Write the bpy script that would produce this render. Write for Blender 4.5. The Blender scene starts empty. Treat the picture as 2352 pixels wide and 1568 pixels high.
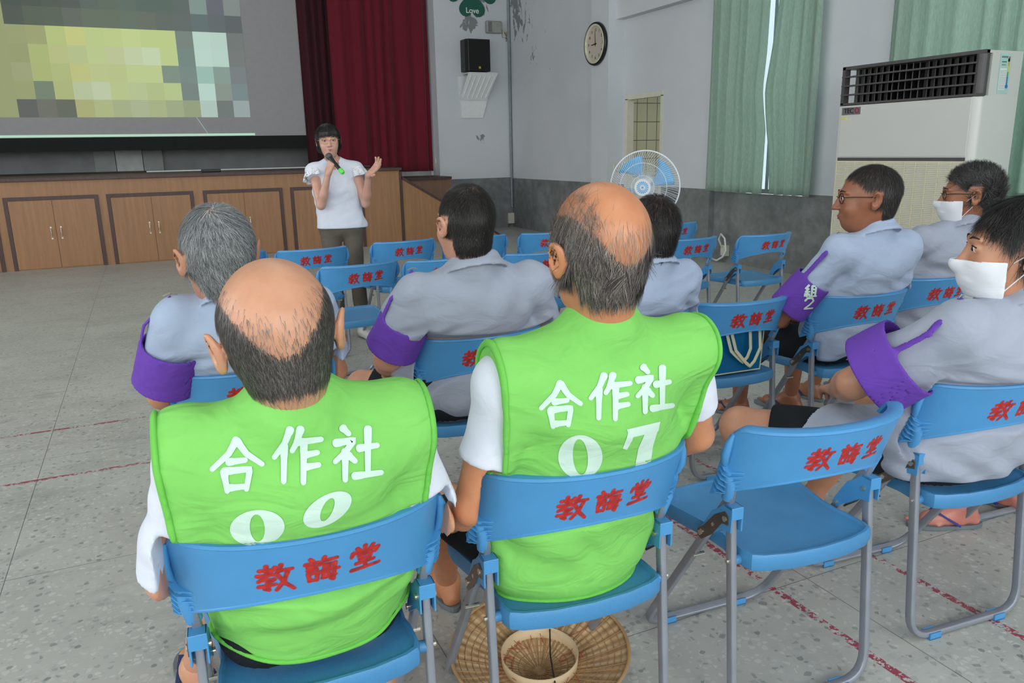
import bpy, bmesh, math, random
import numpy as np
from mathutils import Vector, Matrix, Euler
from mathutils.bvhtree import BVHTree
random.seed(7); rng = np.random.default_rng(7)
PI = math.pi
SC = bpy.context.scene
COL = SC.collection

# ---------------------------------------------------------------- camera
def _n(v): return v/np.linalg.norm(v)
FPX, CX, CY, H = 1775.0, 1176.0, 784.0, 1.38
_dY = _n(np.array([324-CX, 362-CY, FPX])); _dX = np.array([5130-CX, 265-CY, FPX]); _dX = _n(_dX-_dY*_dX.dot(_dY))
_dZ = np.cross(_dX, _dY); _dZ = _dZ if _dZ[1] < 0 else -_dZ
RW = np.array([_dX, _dY, _dZ])
cam = bpy.data.cameras.new('camera'); cam.sensor_fit = 'HORIZONTAL'; cam.sensor_width = 36; cam.lens = FPX/2352*36
cam.clip_start = 0.05; cam.clip_end = 100
cam_ob = bpy.data.objects.new('camera', cam); COL.objects.link(cam_ob)
_r, _u, _b = RW@np.array([1., 0, 0]), RW@np.array([0, -1., 0]), RW@np.array([0, 0, -1.])
cam_ob.matrix_world = Matrix(((_r[0], _u[0], _b[0], 0), (_r[1], _u[1], _b[1], 0), (_r[2], _u[2], _b[2], H), (0, 0, 0, 1)))
SC.camera = cam_ob

# ---------------------------------------------------------------- world, lights, exposure
wd = bpy.data.worlds.new('world'); SC.world = wd; wd.use_nodes = True
wd.node_tree.nodes['Background'].inputs[0].default_value = (0.86, 0.95, 1.0, 1)
wd.node_tree.nodes['Background'].inputs[1].default_value = 3.2
SC.view_settings.view_transform = 'Standard'; SC.view_settings.look = 'None'
SC.view_settings.gamma = 1; SC.view_settings.use_curve_mapping = False
SC.view_settings.exposure = -0.34
def area(name, loc, rot, sx, sy, power, color):
    l = bpy.data.lights.new(name, 'AREA'); l.shape = 'RECTANGLE'; l.size = sx; l.size_y = sy; l.energy = power; l.color = color
    o = bpy.data.objects.new(name, l); COL.objects.link(o); o.location = loc; o.rotation_euler = rot; return o
# daylight through the window openings of the left and rear walls
for yy in (-2.6, 1.2, 5.0, 8.8):
    area('window_daylight', (-6.9, yy, 2.55), (0, math.radians(-90), 0), 2.6, 2.6, 92, (1.0, 0.995, 0.97))
for xx in (-3.6, 0.3, 4.2):
    area('window_daylight', (xx, -4.9, 2.7), (math.radians(90), 0, 0), 2.8, 2.6, 150, (0.96, 0.98, 1.0))
for yy in (0.0, 4.4, 8.8):
    area('ceiling_lamp_light', (1.2, yy, 5.0), (0, 0, 0), 1.2, 0.3, 22, (0.97, 1.0, 0.96))

# ---------------------------------------------------------------- helpers
def srgb(r, g, b):
    f = lambda c: (c/255/12.92) if c/255 <= 0.04045 else ((c/255+0.055)/1.055)**2.4
    return (f(r), f(g), f(b), 1)
class NT:
    def __init__(s, name):
        s.m = bpy.data.materials.new(name); s.m.use_nodes = True; s.t = s.m.node_tree; s.b = s.t.nodes['Principled BSDF']; s.out = s.t.nodes['Material Output']
    def n(s, typ, **kw):
        nd = s.t.nodes.new(typ)
        for k, v in kw.items():
            if k.startswith('i_'):
                key = k[2:]; key = int(key) if key.isdigit() else key.replace('_', ' ')
                nd.inputs[key].default_value = v
            else: setattr(nd, k, v)
        return nd
    def l(s, a, b): s.t.links.new(a, b)
    def noise(s, scale, detail=3, rough=.5, dist=0, vec=None):
        nd = s.n('ShaderNodeTexNoise'); nd.inputs['Scale'].default_value = scale; nd.inputs['Detail'].default_value = detail
        nd.inputs['Roughness'].default_value = rough; nd.inputs['Distortion'].default_value = dist
        if vec is None: vec = s.co()
        s.l(vec, nd.inputs['Vector']); return nd.outputs['Fac']
    def co(s):
        if not hasattr(s, '_co'): s._co = s.n('ShaderNodeTexCoord').outputs['Object']
        return s._co
    def mapped(s, scale=(1, 1, 1), loc=(0, 0, 0), rot=(0, 0, 0)):
        m = s.n('ShaderNodeMapping'); s.l(s.co(), m.inputs[0]); m.inputs['Scale'].default_value = scale; m.inputs['Location'].default_value = loc; m.inputs['Rotation'].default_value = rot
        return m.outputs[0]
    def ramp(s, fac, stops):
        r = s.n('ShaderNodeValToRGB'); e = r.color_ramp.elements
        while len(e) < len(stops): e.new(0.5)
        for i, (p, c) in enumerate(stops): e[i].position = p; e[i].color = c if len(c) == 4 else (*c, 1)
        s.l(fac, r.inputs[0]); return r.outputs[0]
    def mix(s, fac, a, b, mode='MIX'):
        m = s.n('ShaderNodeMix', data_type='RGBA', blend_type=mode)
        for sock, v in ((m.inputs[0], fac), (m.inputs[6], a), (m.inputs[7], b)):
            if hasattr(v, 'is_linked') or hasattr(v, 'links'): s.l(v, sock)
            else: sock.default_value = v
        return m.outputs[2]
    def math(s, op, a, b=0.0, c=0.0, clamp=False):
        m = s.n('ShaderNodeMath', operation=op, use_clamp=clamp)
        for i, v in enumerate((a, b, c)):
            if hasattr(v, 'links'): s.l(v, m.inputs[i])
            else: m.inputs[i].default_value = v
        return m.outputs[0]
    def bump(s, h, strength=.3, dist=.01):
        b = s.n('ShaderNodeBump'); b.inputs['Strength'].default_value = strength; b.inputs['Distance'].default_value = dist
        s.l(h, b.inputs['Height']); s.l(b.outputs[0], s.b.inputs['Normal']); return b
    def col(s, c):
        if hasattr(c, 'links'): s.l(c, s.b.inputs['Base Color'])
        else: s.b.inputs['Base Color'].default_value = c
    def set(s, **kw):
        for k, v in kw.items():
            k = k.replace('_', ' '); s.b.inputs[k].default_value = v
        return s
def simple(name, c, rough=.5, metal=0, var=.12, vscale=14, bump=0, bscale=200, spec=.5):
    t = NT(name); c = srgb(*c); t.set(Roughness=rough, Metallic=metal); t.b.inputs['Specular IOR Level'].default_value = spec
    dk = tuple(v*(1-var) for v in c[:3])+(1,); lt = tuple(min(1, v*(1+var)) for v in c[:3])+(1,)
    t.col(t.ramp(t.noise(vscale), [(.3, dk), (.7, lt)]))
    if bump: t.bump(t.noise(bscale, 2), bump, .002)
    return t.m
def MESH(name, V, F, mat, parent=None, smooth=False, loc=None, edges=()):
    me = bpy.data.meshes.new(name); me.from_pydata([tuple(v) for v in V], list(edges), [tuple(f) for f in F]); me.update()
    if smooth: me.polygons.foreach_set('use_smooth', [True]*len(me.polygons))
    if mat: me.materials.append(mat)
    o = bpy.data.objects.new(name, me); COL.objects.link(o)
    if parent: o.parent = parent
    if loc is not None: o.location = loc
    return o
class B:
    """collects boxes, prisms and tubes into one mesh"""
    def __init__(s): s.v = []; s.f = []
    def add(s, V, F):
        k = len(s.v); s.v += [tuple(v) for v in V]; s.f += [tuple(i+k for i in f) for f in F]; return s
    def box(s, x0, x1, y0, y1, z0, z1, M=None):
        V = [(x, y, z) for x in (x0, x1) for y in (y0, y1) for z in (z0, z1)]
        if M: V = [M@Vector(v) for v in V]
        return s.add(V, [(0, 1, 3, 2), (4, 6, 7, 5), (0, 4, 5, 1), (2, 3, 7, 6), (0, 2, 6, 4), (1, 5, 7, 3)])
    def prism(s, pts, ax, a, b):
        n = len(pts)
        def mk(p, q):
            return (q, p[0], p[1]) if ax == 'x' else ((p[0], q, p[1]) if ax == 'y' else (p[0], p[1], q))
        V = [mk(p, a) for p in pts]+[mk(p, b) for p in pts]
        return s.add(V, [tuple(range(n))[::-1], tuple(range(n, 2*n))]+[(i, (i+1) % n, n+(i+1) % n, n+i) for i in range(n)])
    def tube(s, pts, r, n=10, flat=None, up=(0, 0, 1), cap=True, closed=False):
        """sweep; flat=(rn,rb) gives elliptical radii along normal / binormal"""
        P = [Vector(p) for p in pts]; m = len(P); V = []; prev = None
        for i in range(m):
            if closed: d = P[(i+1) % m]-P[i-1]
            else: d = (P[min(i+1, m-1)]-P[max(i-1, 0)])
            d.normalize()
            if prev is None:
                a = Vector(up); a = a-d*a.dot(d)
                if a.length < 1e-3: a = Vector((1, 0, 0))-d*d.x
            else: a = prev-d*prev.dot(d)
            a.normalize(); prev = a; b = d.cross(a)
            rr = r[i] if hasattr(r, '__len__') else r
            ra, rb = (flat if flat else (rr, rr))
            for k in range(n):
                t = 2*PI*k/n; ct, st = math.cos(t), math.sin(t)
                if flat: ct = math.copysign(abs(ct)**.4, ct); st = math.copysign(abs(st)**.4, st)
                V.append(P[i]+a*ct*ra+b*st*rb)
        F = []
        for i in range(m if closed else m-1):
            for k in range(n):
                j = (i+1) % m
                F.append((i*n+k, i*n+(k+1) % n, j*n+(k+1) % n, j*n+k))
        if cap and not closed: F += [tuple(range(n))[::-1], tuple(range((m-1)*n, m*n))]
        return s.add(V, F)
    def lathe(s, prof, n=32, c=(0, 0, 0), M=None):
        V = []
        for (r, z) in prof:
            for k in range(n):
                t = 2*PI*k/n; v = Vector((c[0]+r*math.cos(t), c[1]+r*math.sin(t), c[2]+z)); V.append(M@v if M else v)
        F = [(i*n+k, i*n+(k+1) % n, (i+1)*n+(k+1) % n, (i+1)*n+k) for i in range(len(prof)-1) for k in range(n)]
        return s.add(V, F)
    def ball(s, c, r, n=12, m=8):
        r = r if hasattr(r, '__len__') else (r, r, r); V = []
        for i in range(m+1):
            a = PI*i/m
            for k in range(n):
                t = 2*PI*k/n; V.append((c[0]+r[0]*math.sin(a)*math.cos(t), c[1]+r[1]*math.sin(a)*math.sin(t), c[2]+r[2]*math.cos(a)))
        return s.add(V, [(i*n+k, (i+1)*n+k, (i+1)*n+(k+1) % n, i*n+(k+1) % n) for i in range(m) for k in range(n)])
    def make(s, name, mat, parent=None, smooth=False, bevel=0, seg=2, auto=False):
        o = MESH(name, s.v, s.f, mat, parent, smooth)
        if bevel:
            md = o.modifiers.new('bevel', 'BEVEL'); md.width = bevel; md.segments = seg; md.limit_method = 'ANGLE'; md.angle_limit = math.radians(40)
        if auto:
            o.data.polygons.foreach_set('use_smooth', [True]*len(o.data.polygons)); o.data.set_sharp_from_angle(angle=math.radians(38))
        return o
def tag(o, label=None, cat=None, group=None, kind=None):
    if label: o['label'] = label
    if cat: o['category'] = cat
    if group: o['group'] = group
    if kind: o['kind'] = kind
    return o
def empty(name, loc=(0, 0, 0), rz=0):
    o = bpy.data.objects.new(name, None); COL.objects.link(o); o.location = loc; o.rotation_euler = (0, 0, rz); o.empty_display_size = .1; return o
def struct(o, label=None):
    o['kind'] = 'structure'
    if label: o['label'] = label
    return o
def copy_tree(o, parent=None):
    c = o.copy(); COL.objects.link(c); c.parent = parent
    for ch in list(o.children): copy_tree(ch, c)
    return c
def curve_arc(p0, p1, p2, n=6):
    return [tuple((1-t)**2*a+2*t*(1-t)*b+t*t*c for a, b, c in zip(p0, p1, p2)) for t in [i/n for i in range(n+1)]]

# ---------------------------------------------------------------- implicit-surface modelling
class Grid:
    def __init__(s, lo, hi, h):
        s.lo = np.array(lo, np.float32); s.h = h
        n = [int(math.ceil((b-a)/h))+1 for a, b in zip(lo, hi)]
        s.ax = [np.float32(lo[i])+np.arange(n[i], dtype=np.float32)*np.float32(h) for i in range(3)]
        s.X, s.Y, s.Z = np.meshgrid(*s.ax, indexing='ij')
def rc(g, a, b, r1, r2, q=(1, 1, 1)):
    """tapered capsule; q scales space first (flattened limbs)"""
    X, Y, Z = g.X*q[0], g.Y*q[1], g.Z*q[2]; a = [a[i]*q[i] for i in range(3)]; b = [b[i]*q[i] for i in range(3)]
    d = [b[i]-a[i] for i in range(3)]; L = sum(k*k for k in d)+1e-9
    h = np.clip(((X-a[0])*d[0]+(Y-a[1])*d[1]+(Z-a[2])*d[2])/L, 0, 1)
    return np.sqrt((X-a[0]-h*d[0])**2+(Y-a[1]-h*d[1])**2+(Z-a[2]-h*d[2])**2)-(r1+(r2-r1)*h)
def ell(g, c, r, rot=None):
    X, Y, Z = g.X-c[0], g.Y-c[1], g.Z-c[2]
    if rot is not None:
        M = Euler(rot).to_matrix().transposed()
        X, Y, Z = [M[i][0]*X+M[i][1]*Y+M[i][2]*Z for i in range(3)]
    k0 = np.sqrt((X/r[0])**2+(Y/r[1])**2+(Z/r[2])**2); k1 = np.sqrt((X/r[0]**2)**2+(Y/r[1]**2)**2+(Z/r[2]**2)**2)+1e-6
    return k0*(k0-1)/k1
def smin(a, b, k):
    h = np.clip(.5+.5*(b-a)/k, 0, 1); return b*(1-h)+a*h-k*h*(1-h)
def smax(a, b, k): return -smin(-a, -b, k)
def nets(F, g):
    S = F < 0
    c = S[:-1, :-1, :-1].astype(np.int8)
    tot = np.zeros(c.shape, np.int8)
    for i in (0, 1):
        for j in (0, 1):
            for k in (0, 1): tot += S[i:S.shape[0]-1+i, j:S.shape[1]-1+j, k:S.shape[2]-1+k]
    act = (tot > 0) & (tot < 8)
    I, J, K = np.nonzero(act); n = len(I); idx = -np.ones(act.shape, np.int32); idx[I, J, K] = np.arange(n)
    P = np.zeros((n, 3), np.float32); cnt = np.zeros(n, np.float32)
    for ax in range(3):
        o = [(0, 0), (0, 1), (1, 0), (1, 1)]
        for (u, v) in o:
            a = [0, 0, 0]; b = [0, 0, 0]; oth = [k for k in range(3) if k != ax]
            a[oth[0]] = b[oth[0]] = u; a[oth[1]] = b[oth[1]] = v; b[ax] = 1
            fa = F[I+a[0], J+a[1], K+a[2]]; fb = F[I+b[0], J+b[1], K+b[2]]
            m = (fa < 0) != (fb < 0); t = np.where(m, fa/(fa-fb+1e-12), 0)
            for q in range(3): P[:, q] += np.where(m, a[q]+(t if q == ax else 0), 0)
            cnt += m
    P /= cnt[:, None]; V = (P+np.stack([I, J, K], 1))*g.h+g.lo
    quads = []
    for ax in range(3):
        sl0 = [slice(None)]*3; sl1 = [slice(None)]*3; sl0[ax] = slice(0, -1); sl1[ax] = slice(1, None)
        A = S[tuple(sl0)]; C = S[tuple(sl1)]
        m = A != C; i, j, k = np.nonzero(m); p = np.stack([i, j, k], 1)
        o1, o2 = [q for q in range(3) if q != ax]
        ok = (p[:, o1] > 0) & (p[:, o2] > 0) & (p[:, o1] < F.shape[o1]-1) & (p[:, o2] < F.shape[o2]-1); p = p[ok]
        def cell(d1, d2):
            r = p.copy(); r[:, o1] += d1; r[:, o2] += d2; return idx[r[:, 0], r[:, 1], r[:, 2]]
        q = np.stack([cell(-1, -1), cell(0, -1), cell(0, 0), cell(-1, 0)], 1)
        ins = A[p[:, 0], p[:, 1], p[:, 2]]; flip = ins if ax != 1 else ~ins
        q[~flip] = q[~flip][:, ::-1]; quads.append(q)
    Q = np.concatenate(quads); Q = Q[(Q >= 0).all(1)]
    return V, Q
def npmesh(name, V, Q, mat, parent=None, attrs=None, smooth=True):
    me = bpy.data.meshes.new(name); V = np.asarray(V, np.float32); Q = np.asarray(Q, np.int32)
    me.vertices.add(len(V)); me.vertices.foreach_set('co', V.ravel())
    me.loops.add(Q.size); me.loops.foreach_set('vertex_index', Q.ravel())
    me.polygons.add(len(Q)); me.polygons.foreach_set('loop_start', np.arange(0, Q.size, Q.shape[1], dtype=np.int32))
    me.polygons.foreach_set('loop_total', np.full(len(Q), Q.shape[1], np.int32))
    if smooth: me.polygons.foreach_set('use_smooth', np.ones(len(Q), bool))
    me.update(calc_edges=True); me.validate()
    for k, a in (attrs or {}).items():
        at = me.attributes.new(k, 'FLOAT', 'POINT'); at.data.foreach_set('value', np.asarray(a, np.float32))
    if mat: me.materials.append(mat)
    o = bpy.data.objects.new(name, me); COL.objects.link(o)
    if parent: o.parent = parent
    return o
def relax(V, Q, it=2, f=.5):
    V = V.astype(np.float64)
    for _ in range(it):
        acc = np.zeros_like(V); c = np.zeros(len(V))
        for a in range(4):
            for b in (1, 3):
                np.add.at(acc, Q[:, a], V[Q[:, (a+b) % 4]]); np.add.at(c, Q[:, a], 1)
        V = V*(1-f)+f*acc/np.maximum(c, 1)[:, None]
    return V
def wr(g, seed, amp=.004, f=18.0, ax=(1, 1, 1)):
    """soft cloth folds"""
    r = np.random.default_rng(seed); out = 0
    for i in range(4):
        k = r.normal(size=3); k /= np.linalg.norm(k); k = k*f*(1+.6*i)*np.array(ax); p = r.uniform(0, 6.28, 3); k2 = r.normal(size=3)*f*.5
        out = out+np.sin(k[0]*g.X+k[1]*g.Y+k[2]*g.Z+1.6*np.sin(k2[0]*g.X+k2[1]*g.Y+k2[2]*g.Z+p[0])+p[1])*amp/(1+i)
    return out.astype(np.float32)
# ---------------------------------------------------------------- materials
def m_wall():
    t = NT('white_plaster'); a = t.noise(.6, 4, .6); b = t.noise(60, 3)
    c = t.mix(t.ramp(a, [(.35, (0, 0, 0)), (.7, (1, 1, 1))]), srgb(200, 204, 208), srgb(212, 214, 217))
    t.col(c); t.set(Roughness=.85); t.bump(b, .15, .004); return t.m
def m_wall_stain(name, cx, cz, rx, rz, ax, dens=.5):
    """white plaster with peeling dark damp patches in one fixed place; ax: axis across the wall (0=x, 1=y)"""
    t = NT(name); a = t.noise(.6, 4, .6)
    c = t.mix(t.ramp(a, [(.35, (0, 0, 0)), (.7, (1, 1, 1))]), srgb(200, 204, 208), srgb(212, 214, 217))
    sp = t.n('ShaderNodeSeparateXYZ'); t.l(t.co(), sp.inputs[0])
    tot = None
    for (x, z, qx, qz, dn) in zip(cx, cz, rx, rz, dens):
        dx = t.math('DIVIDE', t.math('SUBTRACT', sp.outputs[ax], x), qx); dz = t.math('DIVIDE', t.math('SUBTRACT', sp.outputs[2], z), qz)
        d = t.math('SUBTRACT', 1.0, t.math('SQRT', t.math('ADD', t.math('MULTIPLY', dx, dx), t.math('MULTIPLY', dz, dz))), clamp=True)
        n = t.noise(9, 5, .65, .4, t.mapped((1, 1, .55), (x*3, 0, z)))
        v = t.math('GREATER_THAN', t.math('ADD', n, t.math('MULTIPLY', d, dn)), .76)
        tot = v if tot is None else t.math('MAXIMUM', tot, v)
    t.col(t.mix(t.math('MULTIPLY', tot, .85), c, srgb(112, 116, 118))); t.set(Roughness=.88); t.bump(t.noise(60, 3), .15, .004); return t.m
def m_dado():
    t = NT('cement_dado'); a = t.noise(2.2, 6, .65, .3); b = t.noise(9, 5, .6)
    c = t.ramp(a, [(.28, srgb(88, 92, 92)), (.5, srgb(118, 121, 120)), (.72, srgb(152, 155, 156))])
    c = t.mix(.35, c, t.ramp(b, [(.3, srgb(96, 100, 100)), (.7, srgb(150, 153, 153))]))
    t.col(c); t.set(Roughness=.8); t.bump(b, .25, .006); return t.m
def m_floor():
    t = NT('terrazzo'); base = t.ramp(t.noise(1.3, 4, .6), [(.3, srgb(168, 168, 160)), (.7, srgb(188, 188, 180))])
    vr = t.n('ShaderNodeTexVoronoi'); vr.inputs['Scale'].default_value = 52; t.l(t.mapped((1, 1, 1)), vr.inputs['Vector'])
    vs = t.n('ShaderNodeTexVoronoi'); vs.inputs['Scale'].default_value = 52; vs.feature = 'DISTANCE_TO_EDGE'; t.l(t.mapped(), vs.inputs['Vector'])
    sep = t.n('ShaderNodeSeparateColor'); t.l(vr.outputs['Color'], sep.inputs[0])
    n2 = t.noise(70, 2)
    chip = t.math('MULTIPLY', t.math('GREATER_THAN', t.math('ADD', vs.outputs['Distance'], t.math('MULTIPLY', n2, .12)), .20), t.math('GREATER_THAN', sep.outputs[0], .35))
    cc = t.ramp(sep.outputs[1], [(0, srgb(202, 202, 195)), (.6, srgb(182, 184, 177)), (.85, srgb(152, 158, 152)), (1, srgb(126, 132, 128))])
    c = t.mix(t.math('MULTIPLY', chip, .75), base, cc)
    v2 = t.n('ShaderNodeTexVoronoi'); v2.inputs['Scale'].default_value = 30; t.l(t.mapped((1, 1, 1), (3, 1, 0)), v2.inputs['Vector'])
    s2 = t.n('ShaderNodeSeparateColor'); t.l(v2.outputs['Color'], s2.inputs[0])
    big = t.math('MULTIPLY', t.math('LESS_THAN', t.math('ADD', v2.outputs['Distance'], t.math('MULTIPLY', n2, .35)), .42), t.math('GREATER_THAN', s2.outputs[0], .80))
    c = t.mix(t.math('MULTIPLY', big, .6), c, t.ramp(s2.outputs[1], [(.3, srgb(92, 100, 98)), (.7, srgb(128, 138, 132))]))
    # dirt smears
    d = t.noise(2.6, 6, .7, .6, t.mapped((1, 2.4, 1), (5, 2, 0)))
    c = t.mix(t.ramp(d, [(.52, (0, 0, 0)), (.68, (.3, .3, .3))]), c, srgb(120, 120, 116))
    # panel joints every 1.81 m
    sp = t.n('ShaderNodeSeparateXYZ'); t.l(t.co(), sp.inputs[0])
    def joint(o, off, per):
        f = t.math('FRACT', t.math('DIVIDE', t.math('SUBTRACT', o, off), per)); e = t.math('ABSOLUTE', t.math('SUBTRACT', f, .5))
        return t.math('GREATER_THAN', e, .5-.0016/per*1.0)
    j = t.math('MAXIMUM', joint(sp.outputs[0], 1.812, 1.2), joint(sp.outputs[1], 1.66, 1.2))
    c = t.mix(t.math('MULTIPLY', j, .7), c, srgb(60, 66, 64))
    # worn red lane lines
    wear = t.noise(55, 4, .7); wl = t.noise(4, 3, .6)
    def lane(o, at, w=.0135):
        return t.math('LESS_THAN', t.math('ABSOLUTE', t.math('SUBTRACT', o, at)), w)
    L = None
    for at in (1.672, 2.122): 
        v = lane(sp.outputs[0], at); L = v if L is None else t.math('MAXIMUM', L, v)
    L = t.math('MULTIPLY', L, t.math('LESS_THAN', sp.outputs[1], 4.6))
    for at in (3.785, 4.5): L = t.math('MAXIMUM', L, t.math('MULTIPLY', lane(sp.outputs[1], at, .012), t.math('LESS_THAN', sp.outputs[0], .9)))
    ok = t.math('GREATER_THAN', t.math('ADD', wear, t.math('MULTIPLY', wl, .5)), .735)
    c = t.mix(t.math('MULTIPLY', t.math('MULTIPLY', L, ok), .9), c, srgb(150, 30, 62))
    t.col(c); t.set(Roughness=.42); t.bump(n2, .05, .002); return t.m
def m_wood(name, c1, c2, rough=.45):
    t = NT(name); a = t.noise(3, 4, .6, .5, t.mapped((9, 9, .5)))
    t.col(t.ramp(a, [(.25, srgb(*c1)), (.75, srgb(*c2))])); t.set(Roughness=rough); return t.m
def m_curtain(name, c, trans=.45, c2=None):
    t = NT(name); c = srgb(*c)
    n = t.noise(120, 2, .5, 0, t.mapped((1, 1, .2)))
    colr = t.ramp(n, [(.3, tuple(v*.88 for v in c[:3])), (.7, tuple(v*1.08 for v in c[:3]))])
    t.col(colr); t.set(Roughness=.9); t.b.inputs['Sheen Weight'].default_value = .15
    if trans:
        tr = t.n('ShaderNodeBsdfTranslucent'); t.l(colr, tr.inputs[0]); mx = t.n('ShaderNodeMixShader'); mx.inputs[0].default_value = trans
        t.l(t.b.outputs[0], mx.inputs[1]); t.l(tr.outputs[0], mx.inputs[2]); t.l(mx.outputs[0], t.out.inputs[0])
    return t.m
def m_cloth(name, c, var=.05, rough=.88, weave=900, crease=.25):
    t = NT(name); c = srgb(*c); n = t.noise(7, 4, .6, .8)
    t.col(t.ramp(n, [(.3, tuple(v*(1-var) for v in c[:3])), (.7, tuple(min(1, v*(1+var)) for v in c[:3]))]))
    t.set(Roughness=rough); t.b.inputs['Specular IOR Level'].default_value = .25
    cr = t.noise(9, 2, .5, 1.2, t.mapped((1, 1, 1.9))); w = t.noise(weave, 1)
    h = t.math('ADD', t.math('MULTIPLY', cr, 1.0), t.math('MULTIPLY', w, .03)); t.bump(h, crease, .03); return t.m
def m_skin(name, c, c2, red, scalp=None):
    t = NT(name); n = t.noise(16, 4, .6); col = t.ramp(n, [(.3, srgb(*c)), (.7, srgb(*c2))])
    n2 = t.noise(6, 3); col = t.mix(t.ramp(n2, [(.5, (0, 0, 0)), (.75, (.35, .35, .35))]), col, srgb(*red))
    if scalp:
        at = t.n('ShaderNodeAttribute', attribute_name='scalp'); col = t.mix(at.outputs['Fac'], col, srgb(*scalp))
    t.col(col); t.set(Roughness=.42); t.b.inputs['Subsurface Weight'].default_value = .12; t.b.inputs['Subsurface Radius'].default_value = (.01, .004, .002)
    t.bump(t.noise(300, 2), .12, .0015); return t.m
def m_hair(name, c1, c2, frac=.5, rough=.42):
    t = NT(name); at = t.n('ShaderNodeAttribute', attribute_name='rnd')
    t.col(t.ramp(at.outputs['Fac'], [(0, srgb(*c1)), (frac, srgb(*[(a+b)/2 for a, b in zip(c1, c2)])), (1, srgb(*c2))])); t.set(Roughness=rough)
    t.b.inputs['Specular IOR Level'].default_value = .35; return t.m
def m_spray():
    t = NT('red_spray_paint'); at = t.n('ShaderNodeAttribute', attribute_name='soft')
    n = t.noise(260, 3, .7); n2 = t.noise(90, 2)
    t.col(t.ramp(n2, [(.35, srgb(150, 28, 26)), (.65, srgb(196, 40, 30))])); t.set(Roughness=.6)
    fac = t.math('SUBTRACT', t.math('MULTIPLY', at.outputs['Fac'], 1.75), t.math('MULTIPLY', n, .75), clamp=True)
    tr = t.n('ShaderNodeBsdfTransparent'); mx = t.n('ShaderNodeMixShader'); t.l(fac, mx.inputs[0]); t.l(tr.outputs[0], mx.inputs[1]); t.l(t.b.outputs[0], mx.inputs[2]); t.l(mx.outputs[0], t.out.inputs[0])
    return t.m
def emis(name, c, s):
    t = NT(name); t.col(srgb(*c)); t.b.inputs['Emission Color'].default_value = srgb(*c); t.b.inputs['Emission Strength'].default_value = s; return t.m
M = {}
M['wall'] = m_wall(); M['dado'] = m_dado(); M['floor'] = m_floor()
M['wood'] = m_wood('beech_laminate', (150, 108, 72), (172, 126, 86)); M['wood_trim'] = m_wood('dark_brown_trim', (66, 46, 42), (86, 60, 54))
M['wood_shade'] = m_wood('beech_laminate_shaded', (128, 96, 74), (142, 108, 84))  # darker copy of the stage laminate, shade of the recessed parts put into its colour
M['green'] = m_curtain('sage_green_curtain', (176, 198, 184), .42)
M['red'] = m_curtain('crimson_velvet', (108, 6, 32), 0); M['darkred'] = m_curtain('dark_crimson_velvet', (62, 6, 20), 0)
M['blue'] = simple('blue_plastic', (72, 143, 196), .36, 0, .05, 9, .05, 260)
M['blue_seat'] = simple('blue_seat_plastic', (66, 132, 180), .42, 0, .05, 9, .3, 420)
M['steel'] = simple('grey_painted_steel', (142, 146, 154), .38, .35, .06, 20)
M['zinc'] = simple('zinc_rivet', (205, 200, 185), .25, .9, .05, 40); M['link'] = simple('dull_steel_link', (112, 106, 100), .35, .8, .1, 40)
M['spray'] = m_spray()
M['vest'] = m_cloth('lime_green_cloth', (126, 200, 96), .04, .8, 700, .34)
M['vestedge'] = m_cloth('lime_green_binding', (110, 190, 80), .05, .8, 700, .2)
M['print'] = m_cloth('white_print', (200, 226, 210), .03, .7, 700, .2)
M['tee'] = m_cloth('white_cotton', (212, 216, 226), .04, .9, 600, .15)
M['uni'] = m_cloth('grey_uniform_cloth', (158, 164, 178), .05, .9, 900, .24)
M['uni2'] = m_cloth('blue_grey_uniform_cloth', (162, 176, 198), .05, .9, 900, .24)
M['black'] = m_cloth('black_cloth', (28, 32, 36), .15, .9, 600, .3)
M['purple'] = m_cloth('purple_cloth', (104, 64, 166), .06, .75, 800, .2)
M['white'] = simple('white_plastic', (226, 229, 226), .4, 0, .03); M['cream'] = simple('cream_plastic', (206, 206, 190), .45, 0, .03)
M['blackp'] = simple('black_plastic', (18, 19, 20), .4, 0, .2); M['darkgrey'] = simple('dark_grey_plastic', (78, 74, 74), .45, 0, .08)
M['screen_black'] = simple('matt_black_border', (8, 18, 14), .8, 0, .2)
M['backdrop'] = simple('dark_stage_wall', (150, 152, 150), .9, 0, .1, 4)
M['tape'] = simple('white_marker', (220, 220, 220), .6)

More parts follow.
